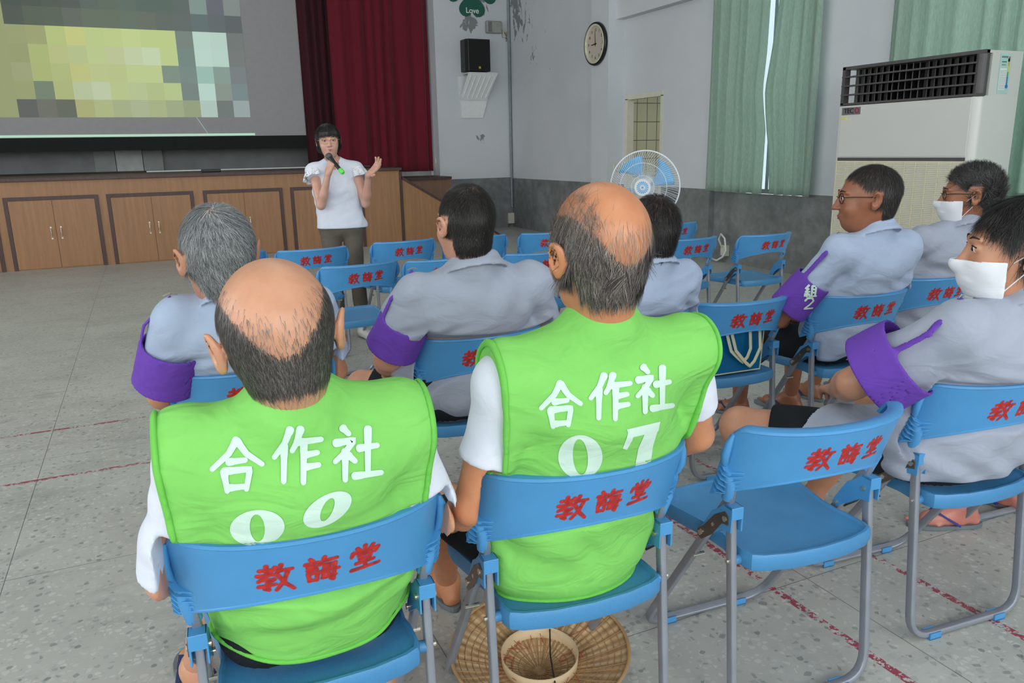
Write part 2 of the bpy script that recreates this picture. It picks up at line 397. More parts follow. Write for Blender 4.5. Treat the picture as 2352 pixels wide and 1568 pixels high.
# ---------------------------------------------------------------- brush strokes
CH = {
 'jiao': [[(.08,.80),(.46,.82)],[(.27,.96),(.26,.62)],[(.0,.60),(.54,.64)],[(.52,.90),(.30,.62),(.02,.38)],[(.14,.44),(.46,.45),(.28,.30)],[(.28,.32),(.29,.05),(.17,.09)],[(.02,.18),(.50,.25)],[(.70,.97),(.62,.76),(.52,.60)],[(.60,.76),(1.0,.79)],[(.88,.76),(.76,.36),(.52,.02)],[(.60,.56),(.78,.26),(1.02,.02)]],
 'hui': [[(.16,.97),(.25,.88)],[(.0,.79),(.40,.82)],[(.07,.66),(.34,.67)],[(.07,.53),(.34,.54)],[(.07,.39),(.35,.40),(.33,.08)],[(.07,.39),(.10,.08)],[(.10,.10),(.33,.11)],[(.60,.98),(.52,.80),(.44,.70)],[(.54,.83),(.98,.86)],[(.60,.66),(.52,.14),(.92,.17)],[(.60,.66),(.92,.67),(.85,.0),(.76,.05)],[(.42,.40),(1.03,.42)],[(.71,.60),(.76,.49)],[(.68,.34),(.73,.23)]],
 'tang': [[(.5,.99),(.5,.82)],[(.24,.93),(.34,.82)],[(.78,.94),(.66,.82)],[(.10,.78),(.04,.62)],[(.08,.75),(.95,.78),(.86,.62)],[(.30,.62),(.71,.63),(.67,.44)],[(.30,.62),(.33,.43)],[(.33,.45),(.67,.46)],[(.20,.29),(.80,.31)],[(.5,.44),(.5,.06)],[(.04,.04),(.98,.07)]],
 'he': [[(.50,.99),(.34,.72),(.0,.42)],[(.50,.97),(.70,.72),(1.02,.52)],[(.33,.56),(.68,.60)],[(.24,.38),(.77,.43),(.70,.04)],[(.24,.38),(.31,.0)],[(.30,.06),(.72,.10)]],
 'zuo': [[(.34,.99),(.22,.72),(.0,.46)],[(.21,.68),(.20,.0)],[(.56,1.0),(.48,.74),(.38,.58)],[(.47,.74),(1.0,.80)],[(.63,.76),(.62,-.02)],[(.63,.50),(.92,.55)],[(.63,.27),(.95,.32)]],
 'she': [[(.18,1.0),(.32,.88)],[(.02,.70),(.43,.76),(.26,.54),(.02,.34)],[(.24,.55),(.24,-.02)],[(.30,.47),(.46,.35)],[(.54,.60),(.95,.66)],[(.74,.99),(.74,.10)],[(.44,.06),(1.04,.13)]],
 'zu': [[(.3,1),(.05,.7),(.3,.7),(.05,.4),(.4,.45)],[(.2,.4),(.2,0)],[(.05,.25),(.02,.05)],[(.35,.25),(.4,.05)],[(.58,.95),(.9,.95),(.9,.08)],[(.58,.95),(.58,.08)],[(.58,.66),(.9,.66)],[(.58,.38),(.9,.38)],[(.45,.06),(1.02,.06)]],
 'two': [[(.1,.75),(.3,.98),(.7,.98),(.85,.72),(.5,.35),(.1,.05),(.92,.05)]],
}
def stencil(chars, w, cell=.0011):
    """one seamless patch of sprayed characters: soft fades to 0 outside the strokes"""
    seg = []
    for (nm, x0, z0, sx, sz) in chars:
        for st in CH[nm]:
            for a, b in zip(st[:-1], st[1:]): seg.append((x0+a[0]*sx, z0+a[1]*sz, x0+b[0]*sx, z0+b[1]*sz))
    seg = np.array(seg); x = np.arange(seg[:, [0, 2]].min()-.012, seg[:, [0, 2]].max()+.012, cell); z = np.arange(seg[:, [1, 3]].min()-.010, seg[:, [1, 3]].max()+.010, cell)
    X, Z = np.meshgrid(x, z, indexing='ij'); D = np.full(X.shape, 9.)
    for a0, a1, b0, b1 in seg:
        dx, dz = b0-a0, b1-a1; t = np.clip(((X-a0)*dx+(Z-a1)*dz)/(dx*dx+dz*dz+1e-12), 0, 1); D = np.minimum(D, np.hypot(X-a0-t*dx, Z-a1-t*dz)-w*(1-.25*t))
    soft = np.clip((.0035-D)/.0042, 0, 1); n, m = X.shape; idx = np.arange(n*m).reshape(n, m)
    Q = np.stack([idx[:-1, :-1], idx[1:, :-1], idx[1:, 1:], idx[:-1, 1:]], -1).reshape(-1, 4); Q = Q[soft.ravel()[Q].max(1) > 0]
    used = np.unique(Q); mp = -np.ones(n*m, int); mp[used] = np.arange(len(used))
    return np.stack([X.ravel(), Z.ravel()], 1)[used], mp[Q], soft.ravel()[used]
def strokes(chars, w, taper=.35, soft=False):
    """list of (name, x, z, sx, sz, shear) -> V(2D), Q, soft attribute"""
    V = []; Q = []; S = []; lay = []
    L = 0
    for (nm, x0, z0, sx, sz, sh) in chars:
        for st in CH[nm]:
            P = []
            for a, b in zip(st[:-1], st[1:]):
                n = 8
                P += [(a[0]+(b[0]-a[0])*i/n, a[1]+(b[1]-a[1])*i/n) for i in range(n)]
            P.append(st[-1])
            P = [np.array([x0+p[0]*sx+p[1]*sh*sz, z0+p[1]*sz+p[0]*0]) for p in P]
            # smooth corners lightly, extend ends
            ln = np.linalg.norm(P[-1]-P[0])+1e-9
            d0 = P[0]-P[1]; d0 /= np.linalg.norm(d0)+1e-9; d1 = P[-1]-P[-2]; d1 /= np.linalg.norm(d1)+1e-9
            P = [P[0]+d0*w*.72, P[0]+d0*w*.55, P[0]+d0*w*.25]+P+[P[-1]+d1*w*.2, P[-1]+d1*w*.45, P[-1]+d1*w*.6]; capw = {0: .30, 1: .72, 2: .95, len(P)-1: .30, len(P)-2: .68, len(P)-3: .92}
            m = len(P); k0 = len(V)
            for i, p in enumerate(P):
                t = i/(m-1); d = P[min(i+1, m-1)]-P[max(i-1, 0)]; d = d/(np.linalg.norm(d)+1e-9); nn = np.array([-d[1], d[0]])
                ww = w*(1-taper*t)*capw.get(i, 1.0)*(1.12 if 2 < i < 6 else 1)
                for s, a in ((-1, 0), (-.40, 1), (0, 1), (.40, 1), (1, 0)):
                    V.append(p+nn*s*ww*(1.7 if soft else 1)); S.append(a if soft else 1); lay.append(L)
            if soft:
                for q in range(5): S[k0+q] = 0; S[len(V)-1-q] = 0
            for i in range(m-1):
                for q in range(4):
                    a = k0+i*5+q; Q.append((a, a+5, a+6, a+1))
            L += 1
    return np.array(V), np.array(Q), np.array(S), np.array(lay)
# ---------------------------------------------------------------- room shell
def ray(px, py): return RW@np.array([px-CX, py-CY, FPX])
def onz(px, py, z=0.0): d = ray(px, py); return np.array([0, 0, H])+d*((z-H)/d[2])
def onx(px, py, x): d = ray(px, py); return np.array([0, 0, H])+d*(x/d[0])
def ony(px, py, y): d = ray(px, py); return np.array([0, 0, H])+d*(y/d[1])
ZC = 5.3
struct(B().box(-6.7, 6.6, -4.7, 13.6, -.2, 0).make('floor', M['floor']), 'grey terrazzo floor with worn red lane lines')
struct(B().box(-6.7, 6.6, -4.7, 16.2, ZC, ZC+.2).make('ceiling', M['wall']), 'white ceiling')
w = B(); x0, x1 = -6.7, -6.5
ys = [-4.7]
for c in (-2.6, 1.2, 5.0, 8.8):
    w.box(x0, x1, ys[-1], c-1.3, 0, ZC); w.box(x0, x1, c-1.3, c+1.3, 0, 1.2); w.box(x0, x1, c-1.3, c+1.3, 3.9, ZC); ys.append(c+1.3)
w.box(x0, x1, ys[-1], 16.2, 0, ZC)
struct(w.make('wall_left', M['wall']))
w = B(); xs = -6.5
for c in (-3.6, .3, 4.2):
    w.box(xs, c-1.4, -4.7, -4.5, 0, ZC); w.box(c-1.4, c+1.4, -4.7, -4.5, 0, 1.3); w.box(c-1.4, c+1.4, -4.7, -4.5, 4.0, ZC); xs = c+1.4
w.box(xs, 6.6, -4.7, -4.5, 0, ZC)
struct(w.make('wall_rear', M['wall']))
# right wall with two curtained windows and a doorway
XR = 6.25; DZ = .87; TD = 6.33
M['wall_r'] = M['wall']
w = B(); T = 6.55
segs = [(-4.5, 2.4, 'solid'), (2.4, 5.05, 'win'), (5.05, 6.12, 'solid'), (6.12, 7.70, 'win'), (7.70, 8.74, 'solid'), (8.74, 9.54, 'door'), (9.54, 10.2, 'solid')]
for a, b, k in segs:
    T = TD if a > 7.6 else 6.55
    if k == 'solid': w.box(XR, T, a, b, DZ, ZC)
    elif k == 'door': w.box(XR, T, a, b, 2.04, ZC)
    else: w.box(XR, T, a, b, 3.5, ZC)
T = 6.33
w.box(6.13, T, 10.1, 13.6, .885, ZC)
M['wall_side'] = m_wall_stain('white_plaster_peeling', [12.8, 12.5, 12.2, 11.6], [4.0, 3.4, 2.9, 2.6], [.5, .5, .25, .15], [1.2, .5, .5, .3], 1, [.42, .26, .3, .26])
struct(w.make('wall_right', M['wall_side']), 'white plaster side wall with peeling paint near the corner')
w = B()
for a, b, k in segs:
    if k == 'solid': w.box(XR+.001, TD if a > 7.6 else 6.55, a, b, 0, DZ)
    elif k == 'win': w.box(XR+.12, T, a, b, 0, .84)
w.box(6.131, T, 10.1, 13.6, 0, .885)
struct(w.make('trim_1', M['dado']), 'grey bare cement lower part of the side wall')
struct(B().box(6.0, XR+.02, 9.65, 10.11, DZ, ZC).make('wall_pillar', M['wall']), 'white square pillar carrying the clock')
struct(B().box(6.0, XR+.02, 9.65, 10.11, 0, DZ).make('trim_2', M['dado']))
struct(B().box(6.12, XR+.02, 7.95, 9.65, 3.09, 3.7).make('trim_3', M['wall']), 'white boxed-in beam above the doorway')
# front wall beside the stage
M['wall_front'] = m_wall_stain('white_plaster_flaking', [5.42, 5.30, 5.62, 5.52, 5.6, 5.6], [3.52, 3.42, 3.72, 1.62, 3.9, 3.5], [.20, .24, .3, .16, .4, .5], [.34, .2, .25, .22, .2, .3], 0, [.52, .34, .25, .30, .25, .1])
struct(B().box(4.73, 6.13, 13.13, 13.58, .90, ZC).make('wall_front', M['wall_front']), 'white plaster front wall with flaking patches right of the stage')
struct(B().box(4.73, 6.13, 13.131, 13.58, 0, .90).make('trim_4', M['dado']), 'grey bare cement lower part of the front wall')
# stage
struct(B().box(-6.5, 4.73, 15.1, 15.3, 0, ZC).make('wall_stage', M['backdrop']), 'dark rear wall of the stage')
struct(B().box(4.73, 4.9, 13.58, 15.2, 0, ZC).make('wall_stage_side', M['backdrop']))
struct(B().box(-6.5, 3.50, 11.64, 15.1, 0, 1.10).make('floor_stage', M['wood_shade']), 'body of the raised stage')
st = B().box(-6.5, 3.52, 11.60, 11.64, 0, 1.115).make('wall_stage_front', M['wood']); struct(st, 'beech laminate front of the raised stage')
struct(B().box(-6.5, 3.55, 11.56, 15.1, 1.115, 1.16).make('floor_stage_top', M['wood_trim'], bevel=.004), 'dark brown stage top board')
# side landing + stair
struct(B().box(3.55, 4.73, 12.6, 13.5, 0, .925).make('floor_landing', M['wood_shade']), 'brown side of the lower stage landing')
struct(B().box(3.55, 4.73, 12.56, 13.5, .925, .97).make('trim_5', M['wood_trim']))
sp = empty('stage_stair', (3.55, 11.62, 0)); tag(sp, 'wooden stair with a slanting side panel at the right end of the stage', 'stair')
sl = .587
b = B().prism([(0.0, 0), (1.66, 0), (0.0, .985)], 'y', -.02, .02); b.make('side_panel', M['wood'], sp)
b = B().prism([(0.0, .985), (0.0, 1.03), (1.72, 0.0), (1.66, 0)], 'y', -.03, .03); b.make('handrail_trim', M['wood_trim'], sp)
B().box(-.035, .012, -.03, .03, 0, 1.10).make('corner_trim', M['wood_trim'], sp)
for i in range(5):
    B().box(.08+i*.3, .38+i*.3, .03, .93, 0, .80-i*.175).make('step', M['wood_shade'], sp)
# stage cupboards
def cupboard(x):
    r = empty('stage_cupboard', (x, 11.6, 0)); W = 1.065
    B().box(0, .045, -.014, 0, 0, .925).box(W-.045, W, -.014, 0, 0, .925).box(.045, W-.045, -.014, 0, .88, .925).make('frame', M['wood_trim'], r)
    for k in (0, 1):
        a = .047 if k == 0 else W/2+.002; c = W/2-.002 if k == 0 else W-.047
        d = B().box(a, c, -.010, .0, .012, .876).make('door', M['wood'], r, bevel=.002)
        hx = c-.055 if k == 0 else a+.055
        hb = B().tube([(hx, -.010, .52), (hx, -.032, .51), (hx, -.036, .46), (hx, -.032, .41), (hx, -.010, .40)], .006, 8).box(hx-.009, hx+.009, -.013, -.009, .505, .54).box(hx-.009, hx+.009, -.013, -.009, .38, .415)
        hb.make('handle', M['zinc'], d, smooth=False)
    return r
cl = ['stage cupboard with two beech doors, leftmost and mostly cut by the photo edge', 'first fully visible two-door stage cupboard from the left', 'two-door stage cupboard between the leftmost full one and the one behind the grey-haired man', 'two-door stage cupboard behind the grey-haired man and left of the standing woman', 'two-door stage cupboard directly behind the standing woman']
for x, l in zip((-2.79, -1.635, -.476, .711, 1.885), cl):
    tag(cupboard(x), l, 'cupboard', 'cupboards in the stage front')
# projection screen with its slide
sc = empty('projection_screen', (0, 14.0, 1.70)); tag(sc, 'large projection screen hanging above the stage', 'screen')
M['screenf'] = simple('grey_screen_fabric', (172, 170, 170), .9, 0, .03)
B().box(-3.2, 2.735, 0, .02, 0, 3.2).make('screen_fabric', M['screenf'], sc)
B().box(-3.2, 2.76, -.01, .03, -.20, 0).make('lower_border', M['screen_black'], sc)
rows = [[(60,72,62),(64,76,62),(70,82,68),(75,85,76),(85,100,90),(90,105,88),(88,107,95),(82,102,92),(82,102,92),(88,102,96),(133,155,148),(100,102,112),(133,143,138)],
[(68,78,66),(80,92,72),(82,94,74),(92,102,90),(96,110,90),(96,110,90),(94,112,94),(100,108,94),(92,104,94),(92,104,98),(92,112,110),(92,102,104),(86,94,94)],
[(160,168,112),(165,172,112),(192,208,128),(212,216,132),(200,218,142),(203,220,140),(208,226,148),(203,222,144),(203,222,144),(120,136,126),(200,230,216),(198,226,212),(112,120,116)],
[(158,165,108),(180,194,118),(196,204,134),(194,208,144),(200,218,146),(204,214,158),(208,222,174),(212,230,186),(203,222,148),(116,140,132),(202,232,218),(198,228,214),(118,124,122)],
[(165,172,122),(180,192,118),(186,198,126),(204,208,130),(200,212,144),(198,212,142),(203,220,148),(203,220,148),(130,150,134),(122,142,134),(164,204,190),(140,164,154),(122,130,132)],
[(160,168,112),(116,134,108),(184,194,124),(196,210,164),(204,218,178),(198,214,144),(196,212,154),(190,206,142),(196,214,146),(120,136,130),(200,230,218),(142,156,142),(122,142,142)],
[(88,92,86),(108,110,98),(94,102,84),(180,184,120),(186,196,136),(176,188,138),(182,194,152),(180,192,140),(168,182,138),(156,170,128),(188,214,202),(112,122,118),(160,176,174)]]
slide = empty('projected_slide', (0, 0, 0)); slide.parent = sc; slide.name = 'projected_slide'
V = []; F = []; mats = []; me = bpy.data.meshes.new('projected_slide')
xr, cw, zt, chh = 1.735, .2545, 3.83-1.70, .2615
for r_, row in enumerate(rows):
    for c_, cc in enumerate(row):
        xa = xr-(13-c_)*cw+ (-.0)*r_; k = len(V); sk = .0
        V += [(xa, -.004, zt-(r_+1)*chh), (xa+cw, -.004, zt-(r_+1)*chh), (xa+cw, -.004, zt-r_*chh), (xa, -.004, zt-r_*chh)]; F.append((k, k+1, k+2, k+3))
for c0, c1, z0, z1 in [(xr-13*cw-1.2, xr-13*cw, .30, 2.13)]: 
    k = len(V); V += [(c0, -.004, z0), (c1, -.004, z0), (c1, -.004, z1), (c0, -.004, z1)]; F.append((k, k+1, k+2, k+3))
k = len(V); V += [(-3.1, -.004, .008), (1.78, -.004, .008), (1.78, -.004, .042), (-3.1, -.004, .042)]; F.append((k, k+1, k+2, k+3))
k = len(V); V += [(1.035, -.004, .04), (1.047, -.004, .04), (.90, -.004, .30), (.888, -.004, .30)]; F.append((k, k+1, k+2, k+3))
me.from_pydata(V, [], F)
ca = me.color_attributes.new('slide', 'FLOAT_COLOR', 'CORNER')
allc = [c for row in rows for c in row]+[(158,166,112), (196,240,214), (160,190,175)]
for i, c in enumerate(allc):
    for q in range(4): ca.data[i*4+q].color = srgb(*c)
t = NT('projected_light'); vc = t.n('ShaderNodeVertexColor', layer_name='slide'); t.b.inputs['Base Color'].default_value = (.1, .1, .1, 1)
t.l(vc.outputs[0], t.b.inputs['Emission Color']); t.b.inputs['Emission Strength'].default_value = .93; t.set(Roughness=.95); me.materials.append(t.m)
bpy.data.objects.remove(slide); o = bpy.data.objects.new('projected_slide', me); COL.objects.link(o); o.parent = sc
# things behind the screen on the stage
M['panel1'] = simple('pale_grey_board', (170, 174, 170), .9, 0, .08, 6); M['panel2'] = simple('light_grey_board', (206, 210, 204), .9, 0, .1, 8)
for x0, x1, z1, m, l in [(-.72, -.40, 1.50, 'panel1', 'dim grey board leaning on the stage wall, leftmost of three'), (-.39, .02, 1.515, 'panel2', 'lightest grey board in the middle of the three on the stage wall'), (.03, .34, 1.50, 'panel1', 'dim grey board on the stage wall, rightmost of three')]:
    tag(B().box(x0, x1, 15.04, 15.10, 1.16, z1).make('leaning_board', M[m], bevel=.004), l, 'board', 'boards leaning on the stage wall')
tag(B().tube([(.05, 13.2, 1.172), (2.9, 13.2, 1.172)], .011, 8).make('floor_strip', M['white']), 'thin pale rod lying on the stage floor under the screen', 'rod')
e = ony(485, 394, 12.0)
b = B().box(e[0]-.13, e[0]+.13, 11.95, 12.05, 1.162, 1.20); tag(b.make('blackboard_eraser', M['blackp'], bevel=.01), 'small black bar lying on the stage edge left of the woman', 'eraser')

# ---------------------------------------------------------------- curtains
def curtain(name, mat, path, z0, z1, amp, wl, seed, thick=.006, nz=24, flare=.35, zb=None):
    """pleated sheet along path (x,y) start->end"""
    r = random.Random(seed); (xa, ya), (xb, yb) = path; L = math.hypot(xb-xa, yb-ya); tx, ty = (xb-xa)/L, (yb-ya)/L; nx, ny = -ty, tx
    n = int(L/ (wl/12)); ph = [0]
    for i in range(n): ph.append(ph[-1]+2*PI/12*(1+.45*math.sin(i*.11+seed)+r.uniform(-.15, .15)))
    V = []
    for s in (0, 1):
        for j in range(nz+1):
            v = j/nz
            for i in range(n+1):
                u = L*i/n; a = amp*(1-flare*v)*(.75+.25*math.sin(ph[i]*.37+1.3*v+seed)); zz = z0+(z1-z0)*v
                if zb and j == 0: zz = zb(xa+tx*u, ya+ty*u)
                d = a*math.sin(ph[i]+.5*math.sin(3*v+i*.02))+.25*a*math.sin(2.3*ph[i]+v*2)
                off = d+s*thick
                V.append((xa+tx*u+nx*off, ya+ty*u+ny*off, zz))
    F = []; W = n+1; S = W*(nz+1)
    for j in range(nz):
        for i in range(n):
            a = j*W+i; F.append((a, a+1, a+W+1, a+W)); F.append((S+a, S+a+W, S+a+W+1, S+a+1))
    for i in range(n): F.append((i, S+i, S+i+1, i+1))
    for j in range(nz):
        a = j*W; F.append((a, a+W, S+a+W, S+a)); a = j*W+n; F.append((a, S+a, S+a+W, a+W))
    o = MESH(name, V, F, mat, smooth=True); return o
tag(curtain('stage_curtain', M['red'], [(3.02, 13.42), (4.69, 13.36)], 1.05, ZC-.1, .055, .21, 3, zb=lambda x, y: 1.17 if x < 3.56 else 1.05), 'bright crimson pleated stage curtain at the right of the stage', 'curtain')
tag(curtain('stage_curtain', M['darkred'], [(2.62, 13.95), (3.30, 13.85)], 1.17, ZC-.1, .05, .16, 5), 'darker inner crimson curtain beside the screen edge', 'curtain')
# green curtains on window 1 (two leaves with a bright gap) and window 2
def green_leaf(yL, yR, edge, seed, label, z0=.86):
    """leaf on x=6.13 from yL (far) to yR (near); edge(z) shifts the inner edge"""
    o = curtain('window_curtain', M['green'], [(6.15, yL), (6.15, yR)], z0, 3.75, .04, .19, seed, .004, 30, .2)
    me = o.data; span = yR-yL
    for v in me.vertices:
        u = (v.co.y-yL)/span; v.co.y += edge(v.co.z, u)
    tag(o, label, 'curtain', 'sage green window curtains'); return o
ZL = [.87, 1.3, 1.53, 1.76, 1.96, 2.35, 2.85, 3.8]
EL = [6.697, 6.69, 6.685, 6.73, 6.76, 6.72, 6.704, 6.70]; ER = [6.577, 6.625, 6.68, 6.722, 6.745, 6.677, 6.603, 6.56]
green_leaf(7.65, 6.70, lambda z, u: (float(np.interp(z, ZL, EL))-6.70)*u**2, 11, 'wide sage green curtain on the far window, left of the bright gap')
green_leaf(6.64, 5.985, lambda z, u: (float(np.interp(z, ZL, ER))-6.64)*(1-u)**2, 12, 'sage green curtain on the far window, right of the bright gap')
green_leaf(5.20, 2.2, lambda z, u: 0, 13, 'sage green curtain on the near window behind the air conditioner', .80)
M['rail'] = simple('white_rail', (215, 218, 220), .4)
for a, b_, l in ((7.75, 5.9, 'white curtain rail above the far window'), (5.3, 2.1, 'white curtain rail above the near window')):
    tag(B().box(6.10, 6.25, b_, a, 3.75, 3.80).make('curtain_rail', M['rail']), l, 'rail')
# windows
M['alu'] = simple('aluminium_frame', (170, 176, 180), .35, .7, .04); tg = NT('window_glass'); tg.col(srgb(235, 245, 245)); tg.set(Roughness=.02); tg.b.inputs['Transmission Weight'].default_value = 1; tg.b.inputs['IOR'].default_value = 1.02; M['glass'] = tg.m
for i, (a, b_) in enumerate(((6.12, 7.70), (2.4, 5.05))):
    w_ = struct(B().box(6.42, 6.47, a, b_, .84, .89).box(6.42, 6.47, a, b_, 3.45, 3.5).box(6.42, 6.47, a, a+.05, .89, 3.45).box(6.42, 6.47, b_-.05, b_, .89, 3.45).box(6.42, 6.47, (a+b_)/2-.025, (a+b_)/2+.025, .89, 3.45).box(6.42, 6.47, a, b_, 3.1, 3.15).make('window_%d' % (i+1), M['alu']))
    B().box(6.444, 6.448, a+.04, b_-.04, .88, 3.46).make('pane', M['glass'], w_)
for i, yy in enumerate((-2.6, 1.2, 5.0, 8.8)):
    w_ = B()
    for (a, b_, c, d) in ((-1.3, 1.3, 1.2, 1.26), (-1.3, 1.3, 3.84, 3.9), (-1.3, -1.24, 1.26, 3.84), (1.24, 1.3, 1.26, 3.84), (-.03, .03, 1.26, 3.84)): w_.box(-6.63, -6.58, yy+a, yy+b_, c, d)
    struct(w_.make('window_%d' % (i+3), M['alu']))
# doorway: frame and the tiled room beyond
d_ = B().box(6.24, 6.345, 8.70, 8.745, 0, 2.04).box(6.24, 6.345, 9.52, 9.58, 0, 2.04).box(6.24, 6.345, 8.70, 9.58, 2.03, 2.09)
struct(d_.make('door_1', simple('cream_door_frame', (214, 210, 190), .5, 0, .03)), 'cream frame of the open doorway')
def m_tile(name, c, g, sx, sz, ax):
    t = NT(name); b = t.n('ShaderNodeTexBrick'); b.offset = 0; b.inputs['Scale'].default_value = 1; b.inputs['Mortar Size'].default_value = .006; b.inputs['Brick Width'].default_value = sx; b.inputs['Row Height'].default_value = sz
    b.inputs['Color1'].default_value = srgb(*c); b.inputs['Color2'].default_value = srgb(*c); b.inputs['Mortar'].default_value = srgb(*g)
    t.l(t.mapped((1, 1, 1), (0, 0, 0), (math.radians(90), 0, 0) if ax == 'y' else (math.radians(90), 0, math.radians(90))), b.inputs['Vector'])
    sp = t.n('ShaderNodeSeparateXYZ'); t.l(t.co(), sp.inputs[0]); cb = t.n('ShaderNodeCombineXYZ'); t.l(sp.outputs[0 if ax == 'y' else 1], cb.inputs[0]); t.l(sp.outputs[2], cb.inputs[1]); t.l(cb.outputs[0], b.inputs['Vector'])
    t.col(b.outputs['Color']); t.set(Roughness=.3); return t.m
struct(B().box(6.34, 9.4, 11.3, 11.4, 0, 2.9).make('wall_side_room', m_tile('cream_tiles', (226, 224, 190), (110, 110, 96), .2, .3, 'y')), 'cream tiled wall of the room beyond the doorway')
struct(B().box(9.3, 9.4, 7.5, 11.3, 0, 2.9).make('wall_side_room_end', m_tile('grey_tiles', (196, 204, 200), (120, 124, 118), .2, .3, 'x')))
struct(B().box(6.34, 9.4, 7.4, 11.4, -.1, 0).box(6.34, 9.4, 7.4, 11.4, 2.9, 3.0).box(6.56, 9.4, 7.4, 7.5, 0, 2.9).make('floor_side_room', M['wall']))
area('side_room_lamp', (7.9, 9.4, 2.85), (0, 0, 0), 1.0, 1.0, 20, (1.0, 1.0, .96))

# ---------------------------------------------------------------- text helper
def text_mesh(s, size, extr=.001, font=None):
    c = bpy.data.curves.new('t', 'FONT'); c.body = s; c.size = size; c.extrude = extr; c.align_x = 'CENTER'; c.align_y = 'CENTER'; c.offset = size*.012
    o = bpy.data.objects.new('t', c); COL.objects.link(o); dg = bpy.context.evaluated_depsgraph_get(); me = bpy.data.meshes.new_from_object(o.evaluated_get(dg)); bpy.data.objects.remove(o); return me
def put_text(name, s, size, mat, parent, M4, extr=.001):
    me = text_mesh(s, size, extr); me.materials.clear(); me.materials.append(mat); o = bpy.data.objects.new(name, me); COL.objects.link(o); o.parent = parent; o.matrix_local = M4; return o
FX = Matrix(((0, 0, -1, 0), (-1, 0, 0, 0), (0, 1, 0, 0), (0, 0, 0, 1)))   # text lying on a wall that faces -x
FY = Matrix(((1, 0, 0, 0), (0, 0, -1, 0), (0, 1, 0, 0), (0, 0, 0, 1)))    # text on a wall that faces -y

# ---------------------------------------------------------------- wall clock
ck = empty('wall_clock', (5.995, 9.95, 2.805)); tag(ck, 'round wall clock with a black rim on the white pillar', 'clock')
RX = Matrix.Rotation(math.radians(-90), 4, 'Y')
B().lathe([(.0, 0), (.285, 0), (.29, .02), (.285, .045), (.27, .05), (.262, .045), (.262, .03)], 48, M=RX).make('rim', M['blackp'], ck, smooth=True)
B().lathe([(.262, .03), (.262, .052), (.235, .05), (.228, .03), (.228, .02)], 48, M=RX).make('inner_rim', simple('pale_yellow_rim', (206, 204, 178), .4), ck, smooth=True)
B().lathe([(.23, .022), (0, .022)], 48, M=RX).make('clock_face', simple('beige_dial', (196, 184, 172), .6, 0, .02), ck)
for k in range(1, 13):
    a = math.radians(90-30*k); put_text('numeral', str(k), .052, M['blackp'], ck, Matrix.Translation((-.0235, -.185*math.cos(a), .185*math.sin(a)))@FX, .0005)
def hand(n, ang, L, w_):
    a = math.radians(90-ang); d = Vector((0, -math.cos(a), math.sin(a))); nn = Vector((0, -math.sin(a), -math.cos(a)))
    V = [Vector((-.028, 0, 0))+d*q+nn*r for q, r in ((-.03, -w_), (-.03, w_), (L, w_*.5), (L, -w_*.5))]; V += [v+Vector((.002, 0, 0)) for v in V]
    MESH(n, V, [(0, 1, 2, 3), (7, 6, 5, 4), (0, 4, 5, 1), (1, 5, 6, 2), (2, 6, 7, 3), (3, 7, 4, 0)], M['blackp'], ck)
hand('hour_hand', 266, .115, .009); hand('minute_hand', 357, .17, .006)
# ---------------------------------------------------------------- front wall fittings
p0, p1 = ony(1070, 88, 12.85), ony(1127, 164, 12.85)
sk = empty('loudspeaker', ((p0[0]+p1[0])/2, 12.98, p1[2])); hw = (p1[0]-p0[0])/2; hh = p0[2]-p1[2]
tag(sk, 'black box loudspeaker mounted high on the white front wall', 'loudspeaker')
B().prism([(-hw, .14), (-hw, -.06), (-hw*.82, -.13), (hw, -.13), (hw, .14)], 'z', 0, hh).make('cabinet', M['blackp'], sk, bevel=.006)
B().box(-hw*.78, hw*.93, -.137, -.13, .02, hh-.02).make('grille', simple('black_mesh', (14, 15, 15), .8, 0, .2, 400), sk)
B().box(.0, .035, -.142, -.137, .04, .075).make('badge', simple('yellow_badge', (190, 180, 40), .4), sk)
a, b_ = ony(1070, 167, 12.98), ony(1137, 167, 12.98)
br = empty('speaker_bracket', ((a[0]+b_[0])/2, 13.13, a[2]-.02)); tag(br, 'white ribbed wedge bracket under the black loudspeaker', 'bracket'); hw = (b_[0]-a[0])/2
B().box(-hw, hw, -.28, 0, 0, .02).make('shelf', M['wall'], br)
g_ = B(); D = .70
for k in range(16):
    x = -hw-.06+(2*hw)*k/15*1.0
g_.add([(-hw, -.27, 0), (hw, -.27, 0), (hw-.13, -.06, -.42), (-hw-.09, -.06, -.42), (-hw, -.25, 0), (hw, -.25, 0), (hw-.13, -.04, -.42), (-hw-.09, -.04, -.42)], [(0, 1, 2, 3), (7, 6, 5, 4), (0, 4, 5, 1), (1, 5, 6, 2), (2, 6, 7, 3), (3, 7, 4, 0)])
for k in range(6):
    f = (k+.5)/6; xa = -hw+2*hw*f; xb = -hw-.09+(2*hw-.04)*f
    g_.tube([(xa, -.272, -.03), (xb+.01, -.085, -.385)], .013, 8)
g_.make('ribbed_panel', M['white'], br)
B().add([(-hw-.10, 0, -.03), (hw+.02, 0, -.03), (hw-.20, 0, -.72), (-hw-.05, 0, -.72), (-hw-.10, -.03, -.03), (hw+.02, -.03, -.03), (hw-.20, -.03, -.72), (-hw-.05, -.03, -.72)], [(3, 2, 1, 0), (4, 5, 6, 7), (0, 1, 5, 4), (1, 2, 6, 5), (2, 3, 7, 6), (3, 0, 4, 7)]).make('back_plate', M['white'], br)
a, b_ = ony(1116, 46, 13.05), ony(1153, 77, 13.05)
hb = empty('horn_speaker', ((a[0]+b_[0])/2, 13.13, b_[2])); tag(hb, 'small grey beige box with rounded edges on the wall above the loudspeaker', 'box')
